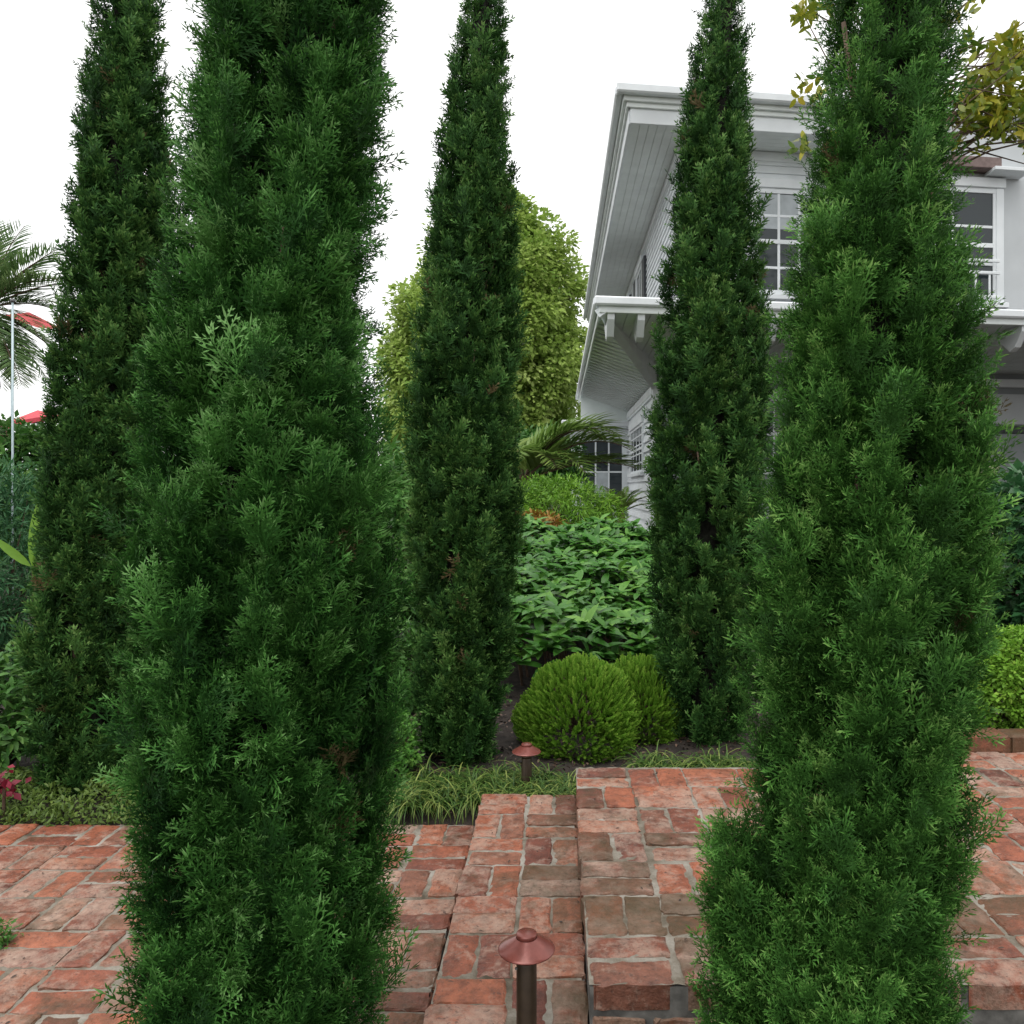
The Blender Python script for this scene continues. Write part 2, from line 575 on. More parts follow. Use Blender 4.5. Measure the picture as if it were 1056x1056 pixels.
    # every node carries a small tuft of sprays
    q = np.repeat(np.arange(len(t)), per)
    tnt = (0.30 + pt_tint[idx] + rng.normal(0, 0.09, len(t)))[q] + rng.normal(0, 0.03, len(q))
    brown = rng.random(len(t)) < 0.006
    tb = pos - dirn * (sc * 0.42)[:, None]
    sd = nrm(dirn[q] + rng.normal(0, 0.36, (len(q), 3)))
    ss = sc[q] * rng.uniform(0.7, 1.12, len(q))
    sp = tb[q] + rng.normal(0, 0.05, (len(q), 3)) * ss[:, None]
    so = out[q]
    parts = []
    which = rng.integers(0, len(templ), len(q))
    for w, (TV, TF, TT) in enumerate(templ):
        k = which == w
        X, Y, Z = frames(sd[k], up=so[k] + rng.normal(0, 0.6, (int(k.sum()), 3)))
        V, Fc = inst(TV, TF, sp[k], X, Y, Z, ss[k])
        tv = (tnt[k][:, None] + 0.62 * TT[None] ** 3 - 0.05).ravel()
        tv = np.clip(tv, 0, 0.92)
        tv[np.repeat(brown[q[k]], len(TV))] = 1.0
        parts.append((V, Fc, tv))
    V, Fc, T = join(parts)
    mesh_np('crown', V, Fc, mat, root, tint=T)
    # solid near-black core, painted shade for the gaps between plumes
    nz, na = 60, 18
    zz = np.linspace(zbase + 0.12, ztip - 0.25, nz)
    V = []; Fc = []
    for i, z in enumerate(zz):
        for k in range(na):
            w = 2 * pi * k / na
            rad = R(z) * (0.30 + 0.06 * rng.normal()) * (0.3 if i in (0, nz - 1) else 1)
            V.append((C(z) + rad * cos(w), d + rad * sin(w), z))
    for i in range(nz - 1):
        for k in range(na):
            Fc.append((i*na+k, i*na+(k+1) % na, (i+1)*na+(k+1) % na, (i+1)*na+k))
    mesh_np('shade_core', np.array(V), Fc, M['core_shade'], root)
    mb = MB()
    zz = np.linspace(zbase - 0.05, ztip - 0.3, 16)
    mb.tube([(C(z), d, z) for z in zz], [0.045 * (1 - 0.85 * i / 15) + (0.02 if i == 0 else 0) for i in range(16)], 10)
    for q in range(14):
        z = zbase + 0.1 + q * 0.16; w = q * 2.4
        mb.tube([(C(z), d, z), (C(z) + cos(w) * R(z) * .35, d + sin(w) * R(z) * .35, z + 0.10), (C(z) + cos(w) * R(z) * .6, d + sin(w) * R(z) * .6, z + 0.26)], [0.012, 0.008, 0.004], 6)
    mb.build('trunk', M['bark'], root, smooth=True)
    return root, C, R


# ------------------------------------------------------------------ ground and garden beds (structure)
def ground_z(x, y):
    z = -0.36 + 0.0 * x
    z = np.where(y > 3.1, -0.36 + 0.18 * np.clip((y - 3.1) / 0.25, 0, 1), z)
    z = z + 0.40 * np.clip((y - 3.6) / 7.0, 0, 1)
    return z


def build_ground():
    xs = np.concatenate([[-600, -200, -60, -20, -9], np.linspace(-6, 6, 121), [9, 20, 60, 200, 600]])
    ys = np.concatenate([[-600, -100, -20, -4], np.linspace(-1, 12, 131), [15, 20, 30, 60, 150, 400, 900]])
    X, Y = np.meshgrid(xs, ys)
    Z = ground_z(X, Y)
    near = (np.abs(X) < 7) & (Y > -1) & (Y < 13)
    Z = Z + np.where(near, rng.normal(0, 0.008, Z.shape), 0)
    V = np.stack([X, Y, Z], 2).reshape(-1, 3)
    nx = len(xs); i, j = np.meshgrid(np.arange(len(ys) - 1), np.arange(nx - 1), indexing='ij')
    a = (i * nx + j).ravel()
    Fc = np.stack([a, a + 1, a + nx + 1, a + nx], 1)
    o = mesh_np('ground', V, Fc, M['soil'], smooth=True)
    tag(o, kind='structure')


build_ground()


# ------------------------------------------------------------------ brick paving
def brick_shape(x0, x1, y0, y1, zt, dep, r):
    """one worn brick: crowned top with broken edges"""
    nx = max(4, int(round((x1 - x0) / 0.028)) + 1); ny = max(4, int(round((y1 - y0) / 0.028)) + 1)
    us = np.concatenate([[0, 0.006 / (x1 - x0)], np.linspace(0.02 / (x1 - x0), 1 - 0.02 / (x1 - x0), nx - 2), [1 - 0.006 / (x1 - x0), 1]])
    vs = np.concatenate([[0, 0.006 / (y1 - y0)], np.linspace(0.02 / (y1 - y0), 1 - 0.02 / (y1 - y0), ny - 2), [1 - 0.006 / (y1 - y0), 1]])
    nx, ny = len(us), len(vs)
    U, Vv = np.meshgrid(us, vs)
    X = x0 + U * (x1 - x0); Y = y0 + Vv * (y1 - y0)
    edge = np.minimum(np.minimum(U, 1 - U) * (x1 - x0), np.minimum(Vv, 1 - Vv) * (y1 - y0))
    Z = zt - np.where(edge < 0.001, 0.0042, np.where(edge < 0.007, 0.0008, 0)) + r.normal(0, 0.0006, X.shape)
    wear = r.random() * 0.006
    Z -= np.where(edge < 0.007, np.abs(r.normal(0, 0.0018, X.shape)), 0)
    Z += (U - .5) * r.normal(0, 0.002) + (Vv - .5) * r.normal(0, 0.002)
    ring = edge < 0.001
    X = X + np.where(ring, r.normal(0, 0.0022, X.shape), 0); Y = Y + np.where(ring, r.normal(0, 0.0022, X.shape), 0)
    # chipped corners
    for cxn, cyn in ((0, 0), (0, -1), (-1, 0), (-1, -1)):
        q = abs(r.normal(0, 0.005))
        X[cyn, cxn] += q * (1 if cxn == 0 else -1); Y[cyn, cxn] += q * (1 if cyn == 0 else -1)
        Z[cyn, cxn] -= q * .5
    a = r.normal(0, 0.012); cx_, cy_ = (x0 + x1) / 2, (y0 + y1) / 2
    dx, dy = X - cx_, Y - cy_
    X = cx_ + dx * cos(a) - dy * sin(a); Y = cy_ + dx * sin(a) + dy * cos(a)
    V = np.stack([X, Y, Z], 2).reshape(-1, 3)
    Fc = []
    for i in range(ny - 1):
        for j in range(nx - 1):
            Fc.append((i*nx+j, i*nx+j+1, (i+1)*nx+j+1, (i+1)*nx+j))
    per = [j for j in range(nx)] + [i*nx+nx-1 for i in range(1, ny)] + [(ny-1)*nx+j for j in range(nx-2, -1, -1)] + [i*nx for i in range(ny-2, 0, -1)]
    base = len(V)
    low = V[per].copy(); low[:, 2] = zt - dep
    V = np.concatenate([V, low])
    n = len(per)
    for k in range(n):
        Fc.append((per[k], base + k, base + (k + 1) % n, per[(k + 1) % n]))
    return V, Fc


def paving(name, x0, nx, y0, ny, cx, cy, z, flip, mossf, seed, zbot, clip=None, xdir=1, base_cut=0.0):
    """basket weave of brick pairs on a mortar bed; cx, cy = size of one pair"""
    r = np.random.default_rng(seed)
    V = []; Fc = []; Cc = []; o = 0
    j = 0.0056
    for a in range(nx):
        for b in range(ny):
            ax = x0 + xdir * a * cx if xdir > 0 else x0 - (a + 1) * cx
            by = y0 + b * cy
            hor = (a + b + flip) % 2 == 0
            for k in (0, 1):
                if hor:
                    q = (ax + j, ax + cx - j, by + k * cy / 2 + j * .85, by + (k + 1) * cy / 2 - j * .85)
                else:
                    q = (ax + k * cx / 2 + j * .85, ax + (k + 1) * cx / 2 - j * .85, by + j, by + cy - j)
                xc, yc = (q[0] + q[1]) / 2, (q[2] + q[3]) / 2
                if clip and not clip(xc, yc):
                    continue
                s = 0.0035
                q = (q[0] + r.normal(0, s), q[1] + r.normal(0, s), q[2] + r.normal(0, s * .8), q[3] + r.normal(0, s * .8))
                v, f = brick_shape(*q, z + float(np.clip(r.normal(0, 0.002), -.003, .003)), 0.062, r)
                V.append(v); Fc += [tuple(i + o for i in ff) for ff in f]; o += len(v)
                Cc.append(np.tile([r.random(), r.random(), np.clip(mossf(xc, yc) + r.normal(0, .16), 0, 1)], (len(v), 1)))
    X1 = x0 + xdir * nx * cx
    xa, xb = min(x0, X1), max(x0, X1)
    ya, yb = y0, y0 + ny * cy
    # mortar bed: fine uneven sheet with sides
    gx = np.arange(xa + 0.006, xb - 0.004, 0.02); gy = np.arange(ya + 0.006, yb - 0.004, 0.02)
    X, Y = np.meshgrid(gx, gy)
    Z = z - 0.0062 + r.normal(0, 0.0012, X.shape)
    root_obj = mesh_np(name, np.concatenate(V), Fc, M['brick'], colr=np.concatenate(Cc))
    tag(root_obj, kind='structure')
    Vm = np.stack([X, Y, Z], 2).reshape(-1, 3)
    n_ = len(gx); i, jj = np.meshgrid(np.arange(len(gy) - 1), np.arange(n_ - 1), indexing='ij')
    a = (i * n_ + jj).ravel()
    if clip:
        keep = np.array([clip(*Vm[q][:2]) for q in a]); a = a[keep]
    Fm = [tuple(t) for t in np.stack([a, a + 1, a + n_ + 1, a + n_], 1)]
    mesh_np('mortar_bed', Vm, Fm, M['mortar'], root_obj, smooth=True)
    mb = MB().box(xa + 0.008, xb - 0.008, ya + 0.0075, yb - 0.008 - base_cut, zbot, z - 0.0115)
    if True:
        mb.build('concrete_base', M['concrete'], root_obj)
    return root_obj


CX, CY = 0.2135, 0.207
# upper platform, step tread beside it, lower patio to the left
paving('brick_platform', 0.063, 19, 1.86, 8, CX, CY, 0.0, 0,
       lambda x, y: 0.22 + 0.75 * np.exp(-((y - 2.2) / 0.17) ** 2), 3, -0.40, clip=lambda x, y: y < 3.31 or x > 1.13, base_cut=CY)
paving('brick_step', 0.0735, 2, 1.845, 7, 0.191, CY, -0.098, 1,
       lambda x, y: 0.25 + 0.5 * np.exp(-((x - 0.05) / 0.07) ** 2), 4, -0.40, xdir=-1)
paving('brick_patio', -0.326, 16, 1.88, 7, CX, 0.196, -0.20, 1,
       lambda x, y: 0.30 + 0.45 * np.exp(-((y - 1.9) / 0.25) ** 2) * (x > -.9), 5, -0.40, xdir=-1)

# second course of bricks showing low under the left end of the platform's front
def low_course():
    r = np.random.default_rng(12)
    V = []; Fc = []; C_ = []; o = 0
    for x0, x1 in ((0.074, 0.20), (0.214, 0.41)):
        v, f = brick_shape(x0, x1, 1.862, 1.95, -0.078, 0.058, r)
        V.append(v); Fc += [tuple(i + o for i in q) for q in f]; o += len(v)
        C_.append(np.tile([0.8, 0.9, 0.5], (len(v), 1)))
    k = mesh_np('brick_course', np.concatenate(V), Fc, M['brick'], parent=bpy.data.objects['brick_platform'], colr=np.concatenate(C_))


low_course()

# raised brick kerb at the far right of the platform
def kerb():
    r = np.random.default_rng(11)
    V = []; Fc = []; C_ = []; o = 0
    x = 1.30
    while x < 4.0:
        v, f = brick_shape(x, x + 0.205, 3.515, 3.64, 0.062 + r.normal(0, .002), 0.3, r)
        V.append(v); Fc += [tuple(i + o for i in q) for q in f]; o += len(v)
        C_.append(np.tile([r.random(), r.random() * .4, 0.75 + .25 * r.random()], (len(v), 1)))
        x += 0.21
    k = mesh_np('brick_kerb', np.concatenate(V), Fc, M['brick'], colr=np.concatenate(C_))
    tag(k, kind='structure')


kerb()


# ------------------------------------------------------------------ the house
A8 = radians(8)
HX, HY = 1.65, 11.3
def H(u, v, z):
    return (HX + u * cos(A8), HY + u * sin(A8) + v, z + CAMZ)     # z measured from the camera's height


house = empty('white_house', H(0, 0, -0.9))
tag(house, 'two storey white clapboard house with wide eaves behind the cypresses', 'house')


def hb(name, mat, boxes, parent=None, bev=0.006):
    mb = MB()
    for b in boxes:
        mb.box(*b, fn=H, bev=bev)
    return mb.build(name, mat, parent or house)


def clap_u(mb, v, u0, u1, z0, z1, pitch=0.11, thick=0.030):
    """clapboards on a wall facing -v"""
    z = z0
    while z < z1 - 0.01:
        zt = min(z + pitch, z1)
        a = [(u0, v - thick, z), (u1, v - thick, z), (u1, v - 0.004, zt), (u0, v - 0.004, zt), (u0, v, z), (u1, v, z)]
        mb.add([H(*p) for p in a], [(0, 1, 2, 3), (4, 5, 1, 0)])
        z += pitch


def clap_v(mb, u, v0, v1, z0, z1, pitch=0.11, thick=0.030):
    """clapboards on a wall facing -u"""
    z = z0
    while z < z1 - 0.01:
        zt = min(z + pitch, z1)
        a = [(u - thick, v0, z), (u - thick, v1, z), (u - 0.004, v1, zt), (u - 0.004, v0, zt), (u, v0, z), (u, v1, z)]
        mb.add([H(*p) for p in a], [(1, 0, 3, 2), (5, 4, 0, 1)])
        z += pitch


Z_SOF = 4.70           # upper soffit
Z_PENT = 2.20          # underside of the lower roof's fascia
V_END = 8.1            # far end where the wing starts
V_BACK = 3.0           # recessed porch wall

# core walls with openings left as set-back windows in front of them
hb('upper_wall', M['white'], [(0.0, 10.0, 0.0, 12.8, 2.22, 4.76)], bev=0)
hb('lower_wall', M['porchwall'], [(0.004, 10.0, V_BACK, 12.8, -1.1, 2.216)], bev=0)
mb = MB()
clap_u(mb, 0.0, 0.0, 4.78, 2.42, 4.66)
clap_v(mb, 0.0, 0.0, 12.7, 2.42, 4.66)
mb.build('upper_siding', M['white'], house)
mb = MB()
clap_v(mb, 0.0, V_BACK, V_END, -1.1, 1.78, pitch=0.18, thick=0.05)
mb.build('lower_siding', M['white'], house)
hb('corner_board', M['white'], [(-0.028, 0.09, -0.030, 0.09, 2.40, 4.66)])
hb('corner_board', M['white'], [(-0.028, 0.10, V_BACK - 0.03, V_BACK + 0.10, -1.1, 1.8)])
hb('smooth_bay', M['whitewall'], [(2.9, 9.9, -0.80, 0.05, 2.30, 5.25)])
# frieze boards
hb('frieze_board', M['white'], [(-0.034, 4.79, -0.036, -0.001, 4.56, 4.695), (-0.036, -0.001, 0.0, 12.7, 4.56, 4.695)])

# upper eave: soffit boards, fascia, moulding, gutter, roof
ue_u, ue_v = -0.74, -0.66
mb = MB()
u = ue_u + 0.02
while u < 0.0:                                   # boards run along the side eave
    mb.box(u, min(u + 0.112, 0.0), ue_v + .02, 12.8, Z_SOF, Z_SOF + 0.02, fn=H, bev=0.004); u += 0.115
v = ue_v + 0.02
while v < 0.0:
    mb.box(0.003, 10.2, v, min(v + 0.112, 0.0), Z_SOF, Z_SOF + 0.02, fn=H, bev=0.004); v += 0.115
mb.build('soffit', M['soffit'], house)
hb('fascia', M['white'], [(ue_u, 10.3, ue_v - 0.02, ue_v + 0.018, Z_SOF - 0.02, Z_SOF + 0.20), (ue_u - 0.02, ue_u + 0.018, ue_v + 0.019, 12.9, Z_SOF - 0.02, Z_SOF + 0.20)])
hb('eave_moulding', M['soffit'], [(ue_u - 0.05, 10.3, ue_v - 0.055, ue_v - 0.021, Z_SOF + 0.17, Z_SOF + 0.29), (ue_u - 0.055, ue_u - 0.021, ue_v - 0.02, 12.9, Z_SOF + 0.17, Z_SOF + 0.29)])
hb('eave_moulding', M['soffit'], [(ue_u - 0.09, 10.3, ue_v - 0.10, ue_v - 0.056, Z_SOF + 0.23, Z_SOF + 0.33), (ue_u - 0.10, ue_u - 0.056, ue_v - 0.055, 12.9, Z_SOF + 0.23, Z_SOF + 0.33)])
hb('gutter', M['white'], [(ue_u - 0.19, 10.3, ue_v - 0.21, ue_v - 0.101, Z_SOF + 0.29, Z_SOF + 0.41), (ue_u - 0.20, ue_u - 0.101, ue_v - 0.10, 12.9, Z_SOF + 0.29, Z_SOF + 0.41)], bev=0.02)
mb = MB()
e = Z_SOF + 0.37
pts = [H(ue_u - 0.12, ue_v - 0.13, e), H(10.3, ue_v - 0.13, e), H(10.3, 13, e), H(ue_u - 0.12, 13, e), H(4.8, 5.6, e + 1.5), H(5.0, 7.4, e + 1.5)]
mb.add(pts, [(0, 1, 4), (1, 2, 5, 4), (2, 3, 5), (3, 0, 4, 5)])
mb.build('roof', M['shingle'], house)

# lower pent roof all round the first floor
pu, pv = -1.17, -1.15
mb = MB()
zt = Z_PENT + 0.15
ring_o = [H(10.4, pv, zt), H(pu, pv, zt), H(pu, V_END + 1.3, zt)]
ring_i = [H(10.4, -0.11, zt + 0.035), H(-0.022, -0.022, zt + 0.055), H(-0.022, V_END + 1.3, zt + 0.055)]
mb.add(ring_o + ring_i, [(0, 1, 4, 3), (1, 2, 5, 4)])
mb.build('pent_roof', M['shingle'], house)
hb('pent_gutter', M['white'], [(pu - 0.06, 10.4, pv - 0.07, pv - 0.001, Z_PENT + 0.03, Z_PENT + 0.14), (pu - 0.07, pu - 0.001, pv, V_END + 1.3, Z_PENT + 0.03, Z_PENT + 0.14)], bev=0.02)
hb('pent_fascia', M['soffit'], [(pu, 10.4, pv, pv + 0.03, Z_PENT - 0.05, Z_PENT + 0.13), (pu, pu + 0.03, pv + 0.031, V_END + 1.3, Z_PENT - 0.05, Z_PENT + 0.13)])
# side soffit slopes down from fascia to the wall; boards run across
mb = MB()
v = pv + 0.04
zi = 1.82
while v < V_END + 1.2:
    v1 = v + 0.27
    lim = lambda vv: -1.14 + min(1.16, max(0.05, (vv - pv) / (V_BACK - pv) * 1.16)) if vv < V_BACK else 0.02
    ua, ub = lim(v), lim(v1)
    k0, k1 = (ua + 1.14) / 1.16, (ub + 1.14) / 1.16
    z_ = lambda kk: (Z_PENT - 0.01) + (zi - Z_PENT) * kk
    LAP = 0.020
    q = [(-1.14, v, z_(0)), (ua, v, z_(k0)), (ub, v1, z_(k1) + LAP), (-1.14, v1, z_(0) + LAP),
         (-1.14, v, z_(0) + .03), (ua, v, z_(k0) + .03), (ub, v1, z_(k1) + .03), (-1.14, v1, z_(0) + .03)]
    mb.add([H(*p) for p in q], [(0, 1, 2, 3), (4, 7, 6, 5), (0, 4, 5, 1), (2, 6, 7, 3)])
    v += 0.30
mb.build('side_soffit', M['soffit'], house)
# porch ceiling to the right of the hip
mb = MB()
u = -1.1
while u < 10:
    u1 = u + 0.14
    vs = pv + max(0.04, min(1, (u + 1.14) / 1.16) * (0 if False else 1) * 0 + 0.04)
    ve0 = pv + (V_BACK - pv) * min(1, (u + 1.16) / 1.16); ve1 = pv + (V_BACK - pv) * min(1, (u1 + 1.16) / 1.16)
    q = [(u, vs, Z_PENT - .02), (u1, vs, Z_PENT - .02), (u1, ve1, Z_PENT - .06), (u, ve0, Z_PENT - .06)]
    q += [(a, b, c + .03) for a, b, c in q]
    mb.add([H(*p) for p in q], [(3, 2, 1, 0), (4, 5, 6, 7), (0, 4, 7, 3), (1, 2, 6, 5)])
    u += 0.15
mb.build('porch_ceiling', M['soffit'], house)
# hip trim from outer corner to wall corner, cornice at wall, beam over porch
mb = MB()
p0 = np.array(H(pu + 0.02, pv + 0.03, Z_PENT - 0.03)); p1 = np.array(H(0.0, V_BACK, zi - 0.02))
mb.tube([p0, p1], 0.075, 4)
mb.build('hip_trim', M['white'], house)
mb = MB()
a0, a1 = (pu + 0.03, pv + 0.04), (0.02, V_BACK - 0.02)
q = [H(a0[0], a0[1], 2.16), H(a1[0], a1[1], zi - .03), H(a1[0], a1[1], 2.19), H(a0[0], a0[1], 2.19)]
q += [(x + 0.03, y - 0.01, z) for x, y, z in q]
mb.add(q, [(0, 1, 2, 3), (7, 6, 5, 4), (0, 4, 5, 1), (3, 2, 6, 7)])
mb.build('hip_board', M['soffit'], house)
mb = MB()
q = [H(-1.14, V_END - 0.01, Z_PENT), H(0.0, V_END - 0.01, zi), H(0.0, V_END - 0.01, 1.60), H(-1.14, V_END - 0.01, 1.60)]
q += [(x, y + 0.05, z) for x, y, z in q]
mb.add(q, [(0, 3, 2, 1), (4, 5, 6, 7), (0, 4, 7, 3)])
mb.build('end_board', M['soffit'], house)
hb('porch_beam', M['white'], [(0.1, 10.0, V_BACK - 0.10, V_BACK - 0.002, 1.88, 2.03)])
hb('cornice_board', M['white'], [(-0.05, -0.022, V_BACK, V_END, 1.66, 1.80)])
# rafter tails under the front of the pent roof
for u in (-1.02, -0.64, 0.22, 1.08, 1.94, 2.8, 3.66, 4.52, 5.4, 6.6, 7.8):
    mb = MB()
    q = [(pv + 0.03, Z_PENT - 0.03), (pv + 0.05, Z_PENT - 0.12), (pv + 0.22, Z_PENT - 0.30), (pv + 0.34, Z_PENT - 0.34), (pv + 0.75, Z_PENT - 0.07), (pv + 0.75, Z_PENT - 0.03)]
    vv = [H(u - 0.045, a, b) for a, b in q] + [H(u + 0.045, a, b) for a, b in q]
    n = len(q)
    mb.add(vv, [tuple(range(n))[::-1], tuple(range(n, 2 * n))] + [(k, (k + 1) % n, n + (k + 1) % n, n + k) for k in range(n)])
    mb.build('bracket', M['white'], house)


def window_front(u0, u1, z0, z1, v, cols, rows, blind_and_reflection=0.0, depth=0.05, rail=True, name='window'):
    """sash window on a wall facing -v"""
    w = hb(name, M['white'], [(u0 - 0.11, u0, v - depth, v + 0.03, z0 - 0.02, z1 + 0.02), (u1, u1 + 0.11, v - depth, v + 0.03, z0 - 0.02, z1 + 0.02),
                             (u0 - 0.13, u1 + 0.13, v - depth - 0.02, v + 0.03, z1 + 0.021, z1 + 0.15)])
    hb('sill', M['white'], [(u0 - 0.15, u1 + 0.15, v - depth - 0.06, v + 0.03, z0 - 0.09, z0 - 0.021)], w)
    fr = [(u0, u1, v - depth + 0.012, v, z0 - .02, z0 + 0.05), (u0, u1, v - depth + 0.012, v, z1 - 0.05, z1 + .02),
          (u0, u0 + 0.045, v - depth + 0.012, v, z0 + 0.051, z1 - 0.051), (u1 - 0.045, u1, v - depth + 0.012, v, z0 + 0.051, z1 - 0.051)]
    zm = (z0 + z1) / 2
    if rail:
        fr.append((u0 + 0.046, u1 - 0.046, v - depth + 0.008, v, zm - 0.03, zm + 0.03))
    iu0, iu1 = u0 + 0.045, u1 - 0.045
    for k in range(1, cols):
        uu = iu0 + (iu1 - iu0) * k / cols
        fr.append((uu - 0.019, uu + 0.019, v - depth + 0.018, v - 0.01, z0 + 0.051, z1 - 0.051))
    for k in range(1, rows):
        if rail and rows % 2 == 0 and k == rows // 2:
            continue
        z = z0 + (z1 - z0) * k / rows
        fr.append((iu0 + 0.001, iu1 - 0.001, v - depth + 0.020, v - 0.012, z - 0.018, z + 0.018))
    hb('sash', M['white'], fr, w, bev=0.003)
    mbg = MB().box(iu0, iu1, v - depth + 0.028, v - 0.016, z0 + 0.04, z1 - 0.04, fn=H)
    mbg.build('pane', M['glass'], w)
    return w


# upper front window between the two right hand cypresses (sash hangs proud of the siding)
w = window_front(1.08, 2.36, 2.72, 4.16, -0.024, 4, 4)
hb('blind', M['blind_and_reflection'], [(1.13, 2.31, -0.048, -0.043, 3.62, 4.10)], w, bev=0)
# upper right window in the smooth bay, with stepped head and lower guard rail
BV = -0.80
w = window_front(3.0, 4.26, 2.52, 4.02, BV - .002, 2, 3, rail=True)
hb('guard_rail', M['white'], [(3.0, 4.26, BV - .14, BV - .11, 3.02, 3.06), (3.0, 4.26, BV - .14, BV - .11, 2.86, 2.90), (3.0, 4.26, BV - .14, BV - .11, 2.54, 2.58)] +
   [(uu, uu + 0.03, BV - .135, BV - .115, 2.581, 2.859) for uu in (3.1, 3.3, 3.5, 3.7, 3.9, 4.1)], w)
hb('window_hood', M['white'], [(4.10, 4.62, BV - .30, BV - .001, 4.19, 4.235)], bev=0.004)
hb('hood_block', M['capbrown'], [(3.5, 4.24, BV - .22, BV - .001, 4.236, 4.38)])


def window_side(v0, v1, z0, z1, u=-0.022, cols=2, rows=1, shutter=False):
    d = 0.045
    w = hb('window', M['white'], [(u - d, u + 0.02, v0 - 0.10, v0, z0, z1), (u - d, u + 0.02, v1, v1 + 0.10, z0, z1), (u - d - .02, u + 0.02, v0 - 0.12, v1 + 0.12, z1 + .001, z1 + 0.13)])
    hb('sill', M['white'], [(u - d - 0.05, u + 0.02, v0 - 0.14, v1 + 0.14, z0 - 0.07, z0 - 0.001)], w)
    fr = [(u - d + .012, u, v0, v1, z0, z0 + 0.05), (u - d + .012, u, v0, v1, z1 - 0.05, z1), (u - d + .009, u, v0, v1, (z0 + z1) / 2 - .025, (z0 + z1) / 2 + .025)]
    for k in range(cols + 1):
        vv = v0 + (v1 - v0) * k / cols
        fr.append((u - d + .016, u - .005, max(v0, vv - .02), min(v1, vv + .02), z0 + .051, z1 - .051))
    hb('sash', M['white'], fr, w, bev=0.003)
    MB().box(u - d + .025, u - .01, v0 + .01, v1 - .01, z0 + .02, z1 - .02, fn=H).build('pane', M['glass'], w)
    if shutter:
        for a in (v0 - 0.55, v1 + 0.13):
            hb('shutter', M['darkgap'], [(u - 0.05, u + 0.01, a, a + 0.42, z0, z1)], w)
    return w


window_side(4.55, 5.6, 2.6, 4.35, shutter=True)
window_side(7.6, 8.6, 2.6, 4.35, shutter=True)
window_side(4.45, 7.0, 0.34, 1.28, cols=4)
# recessed porch front
window_front(1.7, 3.1, 0.35, 1.62, V_BACK - 0.002, 3, 2)
hb('porch_panel', M['whitewall'], [(5.7, 9.8, V_BACK - 0.06, V_BACK - 0.001, 1.20, 1.76)])
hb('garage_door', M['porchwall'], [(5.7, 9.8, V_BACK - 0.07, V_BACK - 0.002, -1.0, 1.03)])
hb('door_lintel', M['darkgap'], [(5.6, 9.9, V_BACK - 0.09, V_BACK - 0.002, 1.04, 1.17)])
hb('porch_post', M['white'], [(3.1, 3.24, -0.9, -0.76, -1.1, 2.14)])
# wing at the far end of the side wall, facing the garden
wing = hb('wing', M['white'], [(-1.36, -0.03, V_END, V_END + 3, -1.1, 1.42)], bev=0)
hb('wing_gutter', M['white'], [(-1.60, 0.02, V_END - 0.30, V_END - 0.2, 1.46, 1.60)], wing, bev=0.02)
hb('wing_eave', M['soffit'], [(-1.56, 0.0, V_END - 0.199, V_END + 3, 1.425, 1.54)], wing)
hb('wing_frieze', M['white'], [(-1.40, 0.0, V_END - 0.06, V_END - 0.001, 1.24, 1.42)], wing)
w = window_front(-1.15, -0.12, -0.35, 1.18, V_END - 0.002, 3, 2, rail=False)
hb('blind_and_reflection', M['blind_and_reflection'], [(-0.79, -0.47, V_END - .026, V_END - .0205, -0.30, 0.40)], w, bev=0)  # pale sky reflection on the middle pane, painted as a thin panel
# porch wall lamp
wl = MB()
c0 = H(7.25, V_BACK - 0.16, 0.93)
wl.lathe(c0, [(0.001, 0.10), (0.06, 0.06), (0.09, 0.0), (0.085, -0.01), (0.03, -0.03), (0.001, -0.03)], 16)
wl.box(c0[0] - .02, c0[0] + .02, c0[1], c0[1] + 0.12, c0[2] + .02, c0[2] + .06)
wl.build('wall_light', M['lampgrey'], house)

# pale sheet added round the house to bounce light onto the soffits
pm = MB()
pts = [H(-2.6, -2.4, 0), H(10, -2.4, 0), H(10, V_BACK, 0), H(0.0, V_BACK, 0), H(0.0, V_END, 0), H(-2.6, V_END, 0)]
pm.add([(x, y, 0.052) for x, y, z in pts], [(0, 1, 2, 3), (0, 3, 4, 5)])
tag(pm.build('bounce_sheet', plain('pale_bounce', (0.52, 0.51, 0.48), 0.8, noise=0.12, nscale=5)), kind='structure')

# ------------------------------------------------------------------ cypresses
gl = -0.30
rng = np.random.default_rng(5)
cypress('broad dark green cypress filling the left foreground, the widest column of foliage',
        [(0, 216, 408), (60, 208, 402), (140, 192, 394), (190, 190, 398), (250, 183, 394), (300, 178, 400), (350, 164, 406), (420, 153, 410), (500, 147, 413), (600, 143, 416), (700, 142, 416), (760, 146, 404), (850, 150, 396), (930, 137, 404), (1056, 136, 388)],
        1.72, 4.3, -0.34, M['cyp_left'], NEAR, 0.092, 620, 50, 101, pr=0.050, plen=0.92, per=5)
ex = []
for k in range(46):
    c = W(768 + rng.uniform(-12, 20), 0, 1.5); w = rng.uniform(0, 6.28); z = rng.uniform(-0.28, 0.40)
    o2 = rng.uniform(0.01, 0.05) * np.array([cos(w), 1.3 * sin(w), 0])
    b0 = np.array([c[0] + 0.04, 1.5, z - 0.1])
    ex.append((b0, np.array([c[0], 1.5, z - 0.02]) + o2, np.array([c[0], 1.5, min(z + 0.15, 0.51)]) + o2, 0.043))
